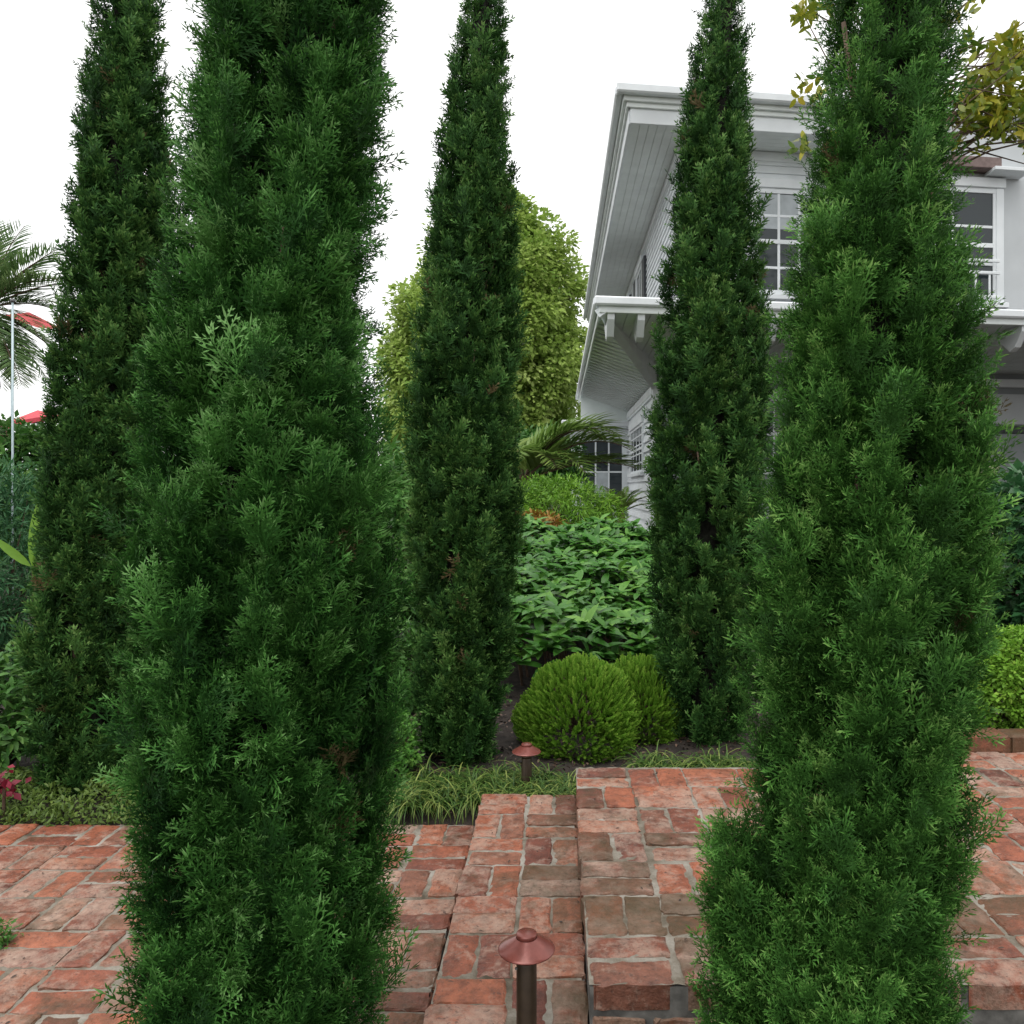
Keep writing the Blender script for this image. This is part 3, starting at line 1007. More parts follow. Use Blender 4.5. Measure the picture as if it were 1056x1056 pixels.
cypress('fresh green cypress in the right foreground with a side tuft low on its left',
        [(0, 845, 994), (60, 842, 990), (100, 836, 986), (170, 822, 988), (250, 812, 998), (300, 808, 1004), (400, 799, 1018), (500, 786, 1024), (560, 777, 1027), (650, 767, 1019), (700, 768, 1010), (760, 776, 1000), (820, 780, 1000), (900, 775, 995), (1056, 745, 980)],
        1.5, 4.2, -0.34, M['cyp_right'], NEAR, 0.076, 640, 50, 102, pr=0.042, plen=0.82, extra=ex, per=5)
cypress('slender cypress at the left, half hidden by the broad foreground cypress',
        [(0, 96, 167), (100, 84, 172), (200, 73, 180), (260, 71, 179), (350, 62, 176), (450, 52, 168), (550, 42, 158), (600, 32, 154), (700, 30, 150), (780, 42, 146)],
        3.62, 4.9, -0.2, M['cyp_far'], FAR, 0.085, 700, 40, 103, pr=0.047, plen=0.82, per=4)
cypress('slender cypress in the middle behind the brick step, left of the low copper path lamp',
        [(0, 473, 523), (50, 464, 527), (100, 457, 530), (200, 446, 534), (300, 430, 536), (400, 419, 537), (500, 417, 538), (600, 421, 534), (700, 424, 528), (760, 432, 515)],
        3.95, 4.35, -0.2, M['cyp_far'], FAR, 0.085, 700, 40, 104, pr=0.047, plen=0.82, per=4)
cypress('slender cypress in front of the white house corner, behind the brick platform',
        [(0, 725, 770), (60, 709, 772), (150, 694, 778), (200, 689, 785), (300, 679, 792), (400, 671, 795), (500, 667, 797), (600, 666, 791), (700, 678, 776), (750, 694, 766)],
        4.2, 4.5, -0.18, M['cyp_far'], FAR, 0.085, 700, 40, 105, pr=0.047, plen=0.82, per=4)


# ------------------------------------------------------------------ leafy plants
def leaf_template(l=1.0, w=0.36, droop=0.25, fold=0.18, n=3):
    """creased leaf along +Z, face up +Y"""
    V = []; T = []
    ts = np.linspace(0, 1, n + 1)
    for t in ts:
        hw = w / 2 * (math.sin(pi * (t ** 0.85)) ** 0.75 if 0 < t < 1 else 0.0)
        y = -droop * t * t
        V += [(-hw, y + fold * hw, t * l), (0, y, t * l), (hw, y + fold * hw, t * l)]
        T += [0.55, 0.35, 0.55]
    Fc = []
    for i in range(n):
        a = i * 3
        Fc += [(a, a + 3, a + 4, a + 1), (a + 1, a + 4, a + 5, a + 2)]
    return np.array(V, float), np.array(Fc), np.array(T)


LEAF = leaf_template()
LEAF_W = leaf_template(w=0.38, droop=0.34, n=5, fold=0.3)
LEAF_R = leaf_template(w=0.62, droop=0.15, n=2)
LEAF_M = leaf_template(w=0.46, droop=0.2, n=4)
LEAF_N = leaf_template(w=0.16, droop=0.12, n=2)


def leaves(pos, dirn, up, size, templ, tint):
    TV, TF, TT = templ
    X, Y, Z = frames(dirn, up=up)
    V, Fc = inst(TV, TF, pos, X, Y, Z, size)
    return V, Fc, np.clip((tint[:, None] + (TT[None] - 0.5) * 0.25), 0, 1).ravel()


def mat_leaf(name, a, b, c, **k):
    return leaf_mat(name, [(0.0, a), (0.5, b), (1.0, c)], **k)


M['viburnum'] = mat_leaf('viburnum_leaf', (0.018, 0.070, 0.010), (0.055, 0.18, 0.024), (0.20, 0.40, 0.07), rough=0.38, trans=0.12, spec=0.3)
M['heather'] = mat_leaf('clipped_shoots', (0.085, 0.20, 0.02), (0.18, 0.37, 0.038), (0.38, 0.56, 0.09), spec=0.2)
M['box'] = mat_leaf('box_leaf', (0.035, 0.12, 0.02), (0.08, 0.24, 0.03), (0.19, 0.40, 0.07))
M['mound'] = mat_leaf('bright_mound_leaf', (0.06, 0.17, 0.012), (0.14, 0.31, 0.022), (0.28, 0.46, 0.05))
M['lime'] = mat_leaf('lime_tree_leaf', (0.16, 0.28, 0.045), (0.33, 0.46, 0.10), (0.53, 0.64, 0.22), trans=0.35, spec=0.2)
M['grass'] = mat_leaf('border_grass_blade', (0.025, 0.075, 0.011), (0.075, 0.155, 0.025), (0.30, 0.36, 0.09))
M['cover'] = mat_leaf('groundcover_leaf', (0.045, 0.09, 0.015), (0.11, 0.18, 0.03), (0.22, 0.30, 0.07))
M['ivy'] = mat_leaf('hedge_leaf', (0.02, 0.07, 0.025), (0.04, 0.13, 0.045), (0.10, 0.24, 0.09), rough=0.35, spec=0.5)
M['magnolia'] = mat_leaf('magnolia_leaf', (0.08, 0.15, 0.015), (0.30, 0.33, 0.03), (0.55, 0.46, 0.06), rough=0.35, trans=0.3)
M['palm'] = mat_leaf('palm_leaflet', (0.08, 0.17, 0.03), (0.20, 0.32, 0.07), (0.38, 0.48, 0.15), rough=0.4, trans=0.35)
M['greypalm'] = mat_leaf('grey_palm_leaflet', (0.06, 0.13, 0.045), (0.14, 0.24, 0.08), (0.30, 0.40, 0.17), trans=0.35)
M['shrub'] = mat_leaf('shrub_leaf', (0.03, 0.10, 0.02), (0.07, 0.20, 0.035), (0.18, 0.34, 0.08))
M['conifer'] = mat_leaf('blue_conifer', (0.02, 0.075, 0.03), (0.05, 0.15, 0.06), (0.14, 0.28, 0.12), spec=0.15)
M['orange'] = mat_leaf('new_orange_leaf', (0.10, 0.14, 0.02), (0.30, 0.17, 0.03), (0.45, 0.17, 0.04))
M['canna'] = mat_leaf('canna_leaf', (0.08, 0.20, 0.02), (0.16, 0.32, 0.03), (0.28, 0.45, 0.06))
M['stem'] = plain('woody_stem', (0.09, 0.055, 0.035), 0.85, noise=0.3)


def rand_dirs(n, upw=0.0):
    d = rng.normal(size=(n, 3)); d[:, 2] += upw
    return nrm(d)


def dome_points(c, r, n, low=-0.25, shell=0.22):
    d = nrm(rng.normal(size=(n * 2, 3)))
    d = d[d[:, 2] > low][:n]
    k = 1 - shell * rng.random(len(d)) ** 1.5
    k = k * (1 + 0.07 * np.sin(d[:, 0] * 6 + c[0] * 9) * np.cos(d[:, 2] * 5 + d[:, 1] * 4))
    return np.array(c) + d * np.array(r) * k[:, None], d


def stems(root, base, tips, rad=0.008, name='stem', mat=None):
    mb = MB()
    b = np.array(base, float)
    for t in tips:
        t = np.array(t, float)
        m = b * .5 + t * .5 + np.array([0, 0, 0.1]) * np.linalg.norm(t - b)
        mb.tube([b, m, t], [rad, rad * .75, rad * .4], 6)
    return mb.build(name, mat or M['stem'], root, smooth=True)


def heather(label, c, r, n, seed):
    """clipped dome of bottle-brush shoots"""
    global rng
    rng = np.random.default_rng(seed)
    root = empty('clipped_shrub', (c[0], c[1], c[2] - 0.05))
    tag(root, label, 'shrub')
    p, d = dome_points(c, r, n, low=-0.55, shell=0.22)
    tv = []; tt = []
    rr_ = np.random.default_rng(3)
    for i in range(30):
        u = i / 30; w = i * 2.4
        dd = np.array([cos(w) * 0.75, sin(w) * 0.75, 0.9 + u])
        tv += diamond(np.array([0, 0, u * 0.9]), dd, 0.30 * (1 - 0.45 * u), 0.11, np.array([-sin(w), cos(w), 0.4]))
        tt += [0.3 + .25 * u, 0.45 + .25 * u, 0.6 + .3 * u, 0.45 + .25 * u]
    TV = np.array(tv); TF = np.arange(len(TV)).reshape(-1, 4); TT = np.array(tt)
    dirn = nrm(d * 1.0 + np.array([0, 0, 0.55]) + rng.normal(0, 0.22, d.shape))
    X, Y, Z = frames(dirn)
    s = rng.uniform(0.036, 0.062, len(p))
    V, Fc = inst(TV, TF, p - dirn * s[:, None] * .9, X, Y, Z, s)
    T = np.clip(TT[None] + rng.normal(-.08, .12, (len(p), 1)), 0, 1).ravel()
    mesh_np('foliage', V, Fc, M['heather'], root, tint=T)
    tips = [np.array(c) + dd * np.array(r) * 0.8 for dd in nrm(rng.normal(size=(26, 3)) * np.array([1, 1, .5]) + np.array([0, 0, .7]))]
    stems(root, (c[0], c[1], c[2] - 0.06), tips, 0.008)
    return root


heather('larger clipped dome of bright green shoots beside the small copper lamp',
        (W(596, 0, 4.15)[0], 4.12, -0.04), (0.315, 0.30, 0.325), 4400, 21)
heather('smaller clipped dome of bright green shoots, right of the larger dome',
        (W(660, 0, 4.3)[0], 4.27, -0.05), (0.235, 0.24, 0.32), 3200, 22)


# broad mass of deeply veined leaves on the slope behind
def viburnum():
    global rng
    rng = np.random.default_rng(31)
    root = empty('leafy_shrub', (0.2, 6.5, 0.0))
    tag(root, 'wide spreading shrub of glossy veined green leaves behind the clipped domes, between two cypresses', 'shrub')
    n = 1900
    y = 4.75 + (rng.random(n) ** 0.8) * 4.2
    xl = (488 - PX) / F * y; xr = (720 - PX) / F * y
    x = xl + (xr - xl) * rng.random(n)
    bump = 0.09 * np.sin(x * 4.1 + y * 2.2) * np.cos(y * 3.1 - x * 2.0) + 0.05 * np.sin(x * 9 + 1) * np.sin(y * 7)
    top = CAMZ + np.interp(y, [4.7, 5.0, 5.5, 6.5, 8.9], [-1.02, -0.86, -0.76, -0.60, -0.41]) + bump
    P = []; D = []; U = []; Sz = []; Tn = []
    for i in range(n):
        c = np.array([x[i], y[i], top[i] - abs(rng.normal(0, 0.05)) - (0.10 if rng.random() < .25 else 0)])
        k = rng.integers(4, 7); w0 = rng.uniform(0, 6.28)
        ti = rng.normal(0.5, 0.13)
        tilt = rng.normal(0, 0.25, 2)
        for q in range(k):
            w = w0 + q * 2 * pi / k + rng.normal(0, .25)
            up_ = rng.uniform(0.0, 0.75) if q % 2 else rng.uniform(0.4, 1.1)
            dd = np.array([cos(w) + tilt[0], sin(w) + tilt[1] - 0.25, up_])
            P.append(c + 0.01 * rng.normal(size=3)); D.append(dd); U.append([-.3 * cos(w), -.3 * sin(w) - .2, 1]); Sz.append(rng.uniform(0.10, 0.165)); Tn.append(ti + rng.normal(0, .1))
    V, Fc, T = leaves(np.array(P), np.array(D), np.array(U), np.array(Sz), LEAF_W, np.array(Tn))
    mesh_np('foliage', V, Fc, M['viburnum'], root, tint=T, smooth=True)
    mb = MB()
    for i in range(0, n, 6):
        mb.tube([(x[i] + .05, y[i] + .1, float(ground_z(np.array(x[i]), np.array(y[i]))) - .02), (x[i], y[i], top[i] - .05)], [0.010, 0.005], 5)
    mb.build('stem', M['stem'], root)


viburnum()


def clump_crown(c, r, nclump, perclump, csize, lsize, templ, tbase, upw=0.3, low=-0.6, shell=0.55, hang=0.0, irregular=0.0):
    """leaf clumps spread through an ellipsoid crown"""
    d = nrm(rng.normal(size=(nclump * 2, 3))); d = d[d[:, 2] > low][:nclump]
    k = 1 - shell * rng.random(len(d)) ** 1.6
    if irregular:
        k = k * (1 + irregular * np.sin(d[:, 0] * 5 + 1) * np.cos(d[:, 2] * 6 + d[:, 1] * 4))
    cc = np.array(c) + d * np.array(r) * k[:, None]
    ct = rng.normal(tbase, 0.16, len(d))
    idx = np.repeat(np.arange(len(d)), perclump)
    o = nrm(rng.normal(size=(len(idx), 3))) * rng.random((len(idx), 1)) ** 0.45
    o = o * np.array([1, 1, 0.7]) * csize * rng.uniform(0.7, 1.3, len(d))[idx][:, None]
    p = cc[idx] + o
    dirn = nrm(nrm(o) + d[idx] * 0.5 + rng.normal(0, .5, o.shape) + np.array([0, 0, -hang]))
    up = nrm(d[idx] * .5 + np.array([0, 0, 1.0]) + rng.normal(0, .45, o.shape))
    s = lsize * rng.uniform(0.7, 1.3, len(idx))
    V, Fc, T = leaves(p, dirn, up, s, templ, ct[idx] + rng.normal(0, .1, len(idx)))
    return V, Fc, T, cc


def branchy(root, base, cc, n, r0, name='trunk', mat=None, fork=0.45):
    mb = MB()
    base = np.array(base, float)
    top = cc.mean(0)
    f = base + (top - base) * fork
    mb.tube([base - [0, 0, .05], base * .5 + f * .5 + rng.normal(0, .02, 3), f], [r0, r0 * .8, r0 * .65], 10)
    for q in rng.choice(len(cc), min(n, len(cc)), replace=False):
        t = cc[q]; m = f * .45 + t * .55 + np.array([0, 0, .08 * np.linalg.norm(t - f)])
        mb.tube([f, m, t], [r0 * .5, r0 * .28, r0 * .08], 6)
    return mb.build(name, mat or M['bark'], root, smooth=True)


def bush(name, label, cat, c, r, nclump, per, csize, lsize, templ, mat, seed, zb, tbase=0.5, **k):
    global rng
    rng = np.random.default_rng(seed)
    root = empty(name, (c[0], c[1], zb))
    tag(root, label, cat)
    V, Fc, T, cc = clump_crown(c, r, nclump, per, csize, lsize, templ, tbase, **k)
    mesh_np('foliage', V, Fc, mat, root, tint=T)
    branchy(root, (c[0], c[1], zb), cc, 30, 0.02, 'stem', M['stem'], 0.2)
    return root


# bright mound, orange-tipped shrub, yucca by the house
bush('mound_shrub', 'bright yellow green mounded shrub below the palm and the wing window', 'shrub', W(572, 535, 10.3), (0.86, 0.7, 0.5), 620, 30, 0.09, 0.085, LEAF_N, M['mound'], 41, 0.05, hang=0.5, shell=0.3)
bush('orange_shrub', 'small shrub with orange new leaves at the top edge of the glossy leafy shrub', 'shrub', W(555, 549, 9.4), (0.27, 0.25, 0.2), 60, 24, 0.07, 0.085, LEAF, M['orange'], 42, 0.05)
bush('boxwood_bush', 'small bright green bush between the big left cypress and the middle cypress', 'shrub', W(405, 775, 3.75) , (0.12, 0.16, 0.17), 160, 30, 0.035, 0.022, LEAF_R, M['box'], 43, -0.2, tbase=0.6)
bush('low_shrub', 'low mid green shrub on the bed between the broad and the middle cypress', 'shrub', W(412, 705, 4.7), (0.20, 0.2, 0.34), 200, 26, 0.06, 0.045, LEAF, M['shrub'], 53, -0.1, low=-.9)
bush('boxwood_bush', 'clipped round green bush behind the brick kerb at the right edge', 'shrub', W(1048, 712, 3.98) + np.array([0, 0, 0]), (0.30, 0.28, 0.29), 620, 34, 0.04, 0.024, LEAF_R, M['heather'], 44, -0.15, tbase=0.5, shell=0.25)
bush('leafy_hedge', 'dark glossy leaved hedge at the right edge behind the round clipped bush', 'hedge', W(1085, 590, 5.6), (0.62, 0.45, 0.72), 620, 14, 0.09, 0.085, LEAF_R, M['ivy'], 45, 0.0, low=-.9, shell=0.25)
# left garden
bush('leafy_bush', 'light green broad leaved bush at the left edge in front of the slender cypress', 'shrub', W(10, 745, 3.75), (0.24, 0.22, 0.32), 170, 14, 0.06, 0.05, LEAF_W, M['shrub'], 46, -0.2)
bush('conifer_shrub', 'dusky blue green conifer shrub at the left edge behind the bushes', 'shrub', W(2, 600, 5.2), (0.32, 0.4, 0.75), 300, 34, 0.09, 0.07, LEAF_N, M['conifer'], 47, 0.0, low=-.95)
bush('thicket_shrub', 'mixed mid green shrub thicket at the left edge below the red canopy', 'shrub', W(22, 512, 9.0), (0.95, 0.8, 0.80), 560, 26, 0.14, 0.085, LEAF_R, M['shrub'], 48, 0.05, low=-.9)
bush('thicket_shrub', 'tall green shrub seen in the gap between the left foreground cypress and the middle cypress', 'shrub', W(415, 590, 7.0), (0.6, 0.5, 1.15), 420, 24, 0.13, 0.09, LEAF, M['shrub'], 49, 0.0, low=-.95)
bush('thicket_shrub', 'dark green shrub behind the palm beside the wing of the house', 'shrub', W(545, 478, 15.5), (1.0, 0.6, 0.7), 260, 24, 0.2, 0.14, LEAF, M['shrub'], 50, 0.05, low=-.95, tbase=.3)


# ------------------------------------------------------------------ trees behind
def big_tree(name, label, c, r, base, nclump, per, csize, lsize, mat, seed, templ=LEAF_R, r0=0.3, **k):
    global rng
    rng = np.random.default_rng(seed)
    root = empty(name, base)
    tag(root, label, 'tree')
    V, Fc, T, cc = clump_crown(c, r, nclump, per, csize, lsize, templ, 0.5, **k)
    mesh_np('crown', V, Fc, mat, root, tint=T)
    branchy(root, base, cc, 60, r0)
    return root


big_tree('broadleaf_tree', 'large yellow green leafy tree behind the middle cypress, left of the house', W(515, 350, 30) + np.array([0, 0, -.5]), (3.1, 3.0, 5.3), (-2.0, 30, 0.2), 1000, 110, 0.58, 0.20, M['lime'], 61, low=-.95, shell=0.5, hang=0.4, irregular=0.10)
big_tree('broadleaf_tree', 'lower yellow green tree showing in the gap left of the middle cypress', W(444, 405, 24), (1.25, 1.6, 3.5), (-3.8, 24, 0.2), 520, 75, 0.42, 0.17, M['lime'], 62, low=-.95, shell=0.5, hang=0.4, irregular=0.10)


def magnolia():
    global rng
    rng = np.random.default_rng(71)
    d = 7.6
    base = W(925, 0, d); base[2] = 0.1
    root = empty('magnolia_tree', base)
    tag(root, 'magnolia tree with golden green leaves showing either side of the right foreground cypress', 'tree')
    spots = []
    def cl(px, py, n, sx, sy, dd=d):
        for _ in range(n):
            spots.append(W(px + rng.normal(0, sx), py + rng.normal(0, sy), dd + rng.normal(0, .25)))
    cl(1030, 118, 95, 26, 19); cl(1040, 62, 40, 17, 14); cl(1004, 105, 26, 9, 24); cl(1060, 95, 40, 14, 32); cl(1110, 80, 60, 30, 40)
    cl(838, 12, 12, 9, 12); cl(832, 88, 6, 7, 8); cl(823, 150, 2, 3, 4); cl(930, 40, 70, 40, 50); cl(930, -60, 70, 70, 40)
    cc = np.array(spots)
    P = []; D = []; U = []; Sz = []; T = []
    for c in cc:
        ti = rng.normal(.45, .2); ax = nrm(rng.normal(size=(1, 3)) + np.array([[0, -.3, .6]]))[0]
        k = rng.integers(6, 10)
        for q in range(k):
            w = q * 2.4
            a = np.cross(ax, [0.3, .9, .1]); a /= np.linalg.norm(a); b = np.cross(ax, a)
            P.append(c + ax * rng.uniform(-.10, .06) + rng.normal(0, .02, 3)); D.append(ax * rng.uniform(-.2, 1.0) + rng.normal(0, .3, 3) + a * cos(w) + b * sin(w)); U.append(ax)
            Sz.append(rng.uniform(.075, .125)); T.append(ti + rng.normal(0, .15))
    V, Fc, T = leaves(np.array(P), np.array(D), np.array(U), np.array(Sz), LEAF_M, np.array(T))
    mesh_np('crown', V, Fc, M['magnolia'], root, tint=T)
    mb = MB()
    f = base + np.array([0, 0, 3.6])
    mb.tube([base - [0, 0, .05], base + [0, 0, 1.8], f, f + [0, 0, 1.5]], [.11, .09, .07, .03], 10)
    for t in cc[::6]:
        st = f + np.array([0, 0, rng.uniform(-.2, 1.2)])
        mb.tube([st, st * .5 + t * .5 + [0, 0, .1], t], [.016, .009, .004], 5)
    mb.build('trunk', M['bark'], root, smooth=True)


magnolia()


# ------------------------------------------------------------------ palms
def frond(parts, mb, base, az, elev, length, droop, nleaf=46, ll=0.34, lw=0.022, ti=0.5, vee=0.35):
    """pinnate frond: curved rachis, leaflets on both sides"""
    n = 14
    h = np.array([cos(az), sin(az), 0])
    pts = []
    p = np.array(base, float); a = elev
    for i in range(n + 1):
        pts.append(p.copy())
        p = p + (h * cos(a) + np.array([0, 0, sin(a)])) * length / n
        a -= droop / n * (0.4 + 1.2 * i / n)
    pts = np.array(pts)
    mb.tube(pts, [0.016 * (1 - .8 * i / n) * length / 1.2 for i in range(n + 1)], 5)
    ts = np.linspace(0.14, 1.0, nleaf)
    fi = ts * n; i0 = np.minimum(fi.astype(int), n - 1); fr = (fi - i0)[:, None]
    P = pts[i0] * (1 - fr) + pts[i0 + 1] * fr
    Tn = nrm(pts[i0 + 1] - pts[i0])
    side = np.cross(h, [0, 0, 1.0])
    upv = np.cross(side, Tn) * 1.0
    for s in (1, -1):
        L = ll * (np.sin(pi * np.clip(ts * .88 + .10, 0, 1)) ** 0.6) * length / 1.2
        dirn = Tn * 0.75 + s * side * 0.95 + upv * vee + rng.normal(0, .07, P.shape)
        TV, TF, TT = leaf_template(w=lw / ll * 2.2, droop=0.22, fold=.5, n=3)
        X, Y, Z = frames(dirn, up=upv)
        V, Fc = inst(TV, TF, P, X, Y, Z, L)
        T = np.clip(ti + rng.normal(0, .12, (len(P), 1)) + (TT[None] - .5) * .3, 0, 1).ravel()
        parts.append((V, Fc, T))


def palm(name, label, base, crown, fr, mat, seed, tr=0.1, ll=0.34, lw=0.022, nleaf=46):
    global rng
    rng = np.random.default_rng(seed)
    root = empty(name, base)
    tag(root, label, 'palm')
    parts = []; mb = MB()
    for az, el, ln, dr in fr:
        frond(parts, mb, crown, az, el, ln, dr, nleaf, ll, lw, rng.normal(.5, .15))
    V, Fc, T = join(parts)
    mesh_np('fronds', V, Fc, mat, root, tint=T)
    mb.build('rachis', M['stem'], root)
    t = MB()
    b = np.array(base); c = np.array(crown)
    t.tube([b - [0, 0, .05], b * .6 + c * .4, c], [tr * 1.2, tr, tr * 1.1], 10)
    t.build('trunk', M['bark'], root, smooth=True)


r_ = np.random.default_rng(3)
pc = W(540, 496, 13.0)
palm('garden_palm', 'green feather palm with arching fronds in front of the house wing', (pc[0], 13.0, 0.05), pc,
     [(radians(a), radians(e), l, dr) for a, e, l, dr in ((5, 62, 1.9, 1.9), (-20, 66, 1.7, 2.1), (10, 22, 1.9, 0.8), (-10, 45, 1.9, 1.5), (60, 60, 1.3, 1.8), (160, 55, 1.3, 1.9), (200, 40, 1.3, 1.5), (-60, 50, 1.2, 2.0), (-95, 60, 1.1, 2.0), (110, 60, 1.3, 1.6), (-40, 40, 1.4, 1.8), (30, 70, 1.4, 1.5), (180, 75, 1.2, 1.2))],
     M['palm'], 81, tr=0.07, ll=0.52, lw=0.020, nleaf=34)
pc = W(641, 522, 12.2)
palm('yucca_plant', 'small spiky dark green plant beside the white siding of the house wall', (pc[0], 12.2, 0.05), pc - np.array([0, 0, .1]),
     [(radians(a), radians(e), .55, .9) for a, e in zip(range(0, 360, 24), [30, 55, 40, 65, 35, 50, 60, 30, 45, 65, 40, 55, 35, 60, 45])], M['palm'], 82, tr=0.05, ll=0.2, nleaf=26)
pc = W(-14, 318, 8.5)
palm('fan_palm', 'tall grey green palm with spiky fronds at the left edge of the photo', (pc[0], 8.5, 0.0), pc,
     [(radians(a), radians(e), l, dr) for a, e, l, dr in ((0, 75, .95, .5), (10, 55, .95, .7), (-10, 35, .9, .9), (5, 15, .8, 1.0), (-15, -5, .75, 1.0), (0, -35, .7, .5), (15, -60, .7, .2), (-60, 60, .8, .6), (-90, 30, .8, .9), (70, 50, .8, .6), (180, 60, .8, .7), (160, 30, .8, .9), (200, 0, .8, .9), (-50, -30, .7, .4), (40, 25, .8, .8), (30, -20, .7, .7), (-30, 85, .9, .3), (120, 70, .8, .5), (-25, -70, .7, .1), (5, -45, 1.0, .3), (-20, -52, .95, .3), (20, -25, .95, .6), (-8, -62, .9, .2), (-35, -40, .95, .3), (2, -78, .85, .1), (-5, 45, 1.0, .4), (3, 28, 1.0, .6))],
     M['greypalm'], 83, tr=0.09, ll=0.46, lw=0.011, nleaf=40)

# red canopies, lamp pole, dark red roof corner at the left edge
mbx = MB()
c = W(35, 432, 14)
mbx.add([c + [-.32, -.3, -.10], c + [.36, -.3, 0.02], c + [.36, .5, .06], c + [-.32, .5, -.04], c + [-.30, -.3, -.2], c + [.30, -.3, -.06], c + [.0, .1, .16]],
        [(0, 1, 6), (1, 2, 6), (2, 3, 6), (3, 0, 6), (0, 4, 5, 1)])
cz = empty('sun_canopy', (c[0], c[1], 0.0))
tag(cz, 'red sun canopy low behind the palm at the left edge', 'canopy')
mbx.build('cloth', M['red'], cz)
MB().tube([(c[0], c[1] + .1, -.05), (c[0], c[1] + .1, c[2])], 0.02, 8).build('pole', M['palepole'], cz)
c = W(30, 331, 15)
cz = empty('sun_canopy', (W(12, 0, 15)[0], c[1], 0.0))
tag(cz, 'red sun canopy seen high through the palm fronds at the left edge', 'canopy')
MB().add([c + [-.28, -.3, .04], c + [.34, -.3, -.18], c + [.40, .4, -.08], c + [-.25, .4, .10], c + [0, 0, .16]], [(0, 1, 4), (1, 2, 4), (2, 3, 4), (3, 0, 4)]).build('cloth', M['red'], cz)
MB().tube([(W(12, 0, 15)[0], c[1], -.05), (W(12, 0, 15)[0], c[1], c[2] + .02), (c[0], c[1], c[2] + .1)], 0.018, 8).build('pole', M['palepole'], cz)
b = W(13, 500, 7.6)
lp = empty('lamp_pole', (b[0], b[1], 0.0))
tag(lp, 'thin pale blue metal pole in front of the palm at the left edge', 'pole')
MB().tube([(b[0], b[1], -.1), (b[0], b[1], W(0, 312, 7.6)[2])], 0.010, 10).build('pole', M['palepole'], lp, smooth=True)
MB().lathe((b[0], b[1], W(0, 312, 7.6)[2]), [(0.001, .04), (.018, .028), (.022, .01), (.014, 0), (.001, 0)], 14).build('finial', M['lampgrey'], lp, smooth=True)
c = W(-22, 418, 11); c[0] = -8.92
g_ = empty('garden_shed', (c[0], 11.5, 0.05))
tag(g_, 'shed with a dark red sloping roof cut by the left edge of the photo', 'shed')
MB().box(c[0] - 1.4, c[0] + 0.05, 11.0, 12.6, 0.0, 1.72).build('wall', M['porchwall'], g_)
xa, xb = c[0] - 1.6, c[0] + 0.44
MB().add([(xb, 10.8, 2.0), (xb, 12.8, 2.0), (c[0] - .1, 12.8, 2.62), (c[0] - .1, 10.8, 2.62), (xb, 10.8, 1.86), (xb, 12.8, 1.86), (xa, 10.8, 1.73), (xa, 12.8, 1.73)],
         [(0, 1, 2, 3), (0, 4, 5, 1), (3, 2, 7, 6), (0, 3, 6, 4), (1, 5, 7, 2), (4, 6, 7, 5)]).build('roof', M['darkred'], g_)
# pale wooden box behind the hedge at the right
c = W(1020, 487, 9.0)
wb = empty('wooden_planter', (c[0], c[1], 0.05))
tag(wb, 'pale cream slatted planter box top just above the hedge at the right edge', 'planter')
MB().box(c[0] - .12, c[0] + .08, 9.0, 9.3, 0.05, c[2] + .03, bev=.01).build('box', M['cream'], wb)
MB().box(c[0] - .14, c[0] + .10, 8.97, 9.33, c[2] + .031, c[2] + .08, bev=.01).build('rim', M['cream'], wb)


# ------------------------------------------------------------------ canna leaves, begonia
def canna():
    global rng
    rng = np.random.default_rng(91)
    b = W(40, 640, 4.9)
    root = empty('canna_plant', (b[0], b[1], -.15))
    tag(root, 'tall bright green strap leaves rising at the left edge beside the slender cypress', 'plant')
    q = [(W(35, 590, 4.9), (0.0, 0, 1), .42), (W(33, 585, 4.9), (-.75, -.1, .62), .30), (W(36, 600, 4.9), (.2, -.3, .8), .25)]
    T_ = leaf_template(w=.17, droop=.08, n=5)
    V, Fc, T = leaves(np.array([a for a, _, _ in q]), np.array([d for _, d, _ in q], float), np.array([[0, -1, .3]] * 3), np.array([s for _, _, s in q]), T_, np.array([.55, .5, .4]))
    mesh_np('foliage', V, Fc, M['canna'], root, tint=T, smooth=True)
    MB().tube([(b[0], b[1], -.15), W(35, 588, 4.9)], .012, 8).build('stem', M['stem'], root)


canna()


def begonia():
    global rng
    rng = np.random.default_rng(92)
    c = W(4, 812, 3.30)
    root = empty('begonia_plant', (c[0], c[1], -.2))
    tag(root, 'small dark red leaved plant with pink bloom at the left edge of the patio border', 'plant')
    n = 46
    p = c + rng.normal(0, 1, (n, 3)) * np.array([.035, .03, .03])
    V, Fc, T = leaves(p, rand_dirs(n, .4), nrm(np.tile([0, -.4, 1.0], (n, 1)) + rng.normal(0, .3, (n, 3))), rng.uniform(.03, .05, n), LEAF_R, np.where(rng.random(n) < .12, .95, rng.uniform(.1, .5, n)))
    mesh_np('foliage', V, Fc, M['petal'], root, tint=T)
    MB().tube([(c[0], c[1], -.2), c], .006, 6).build('stem', M['stem'], root)


begonia()


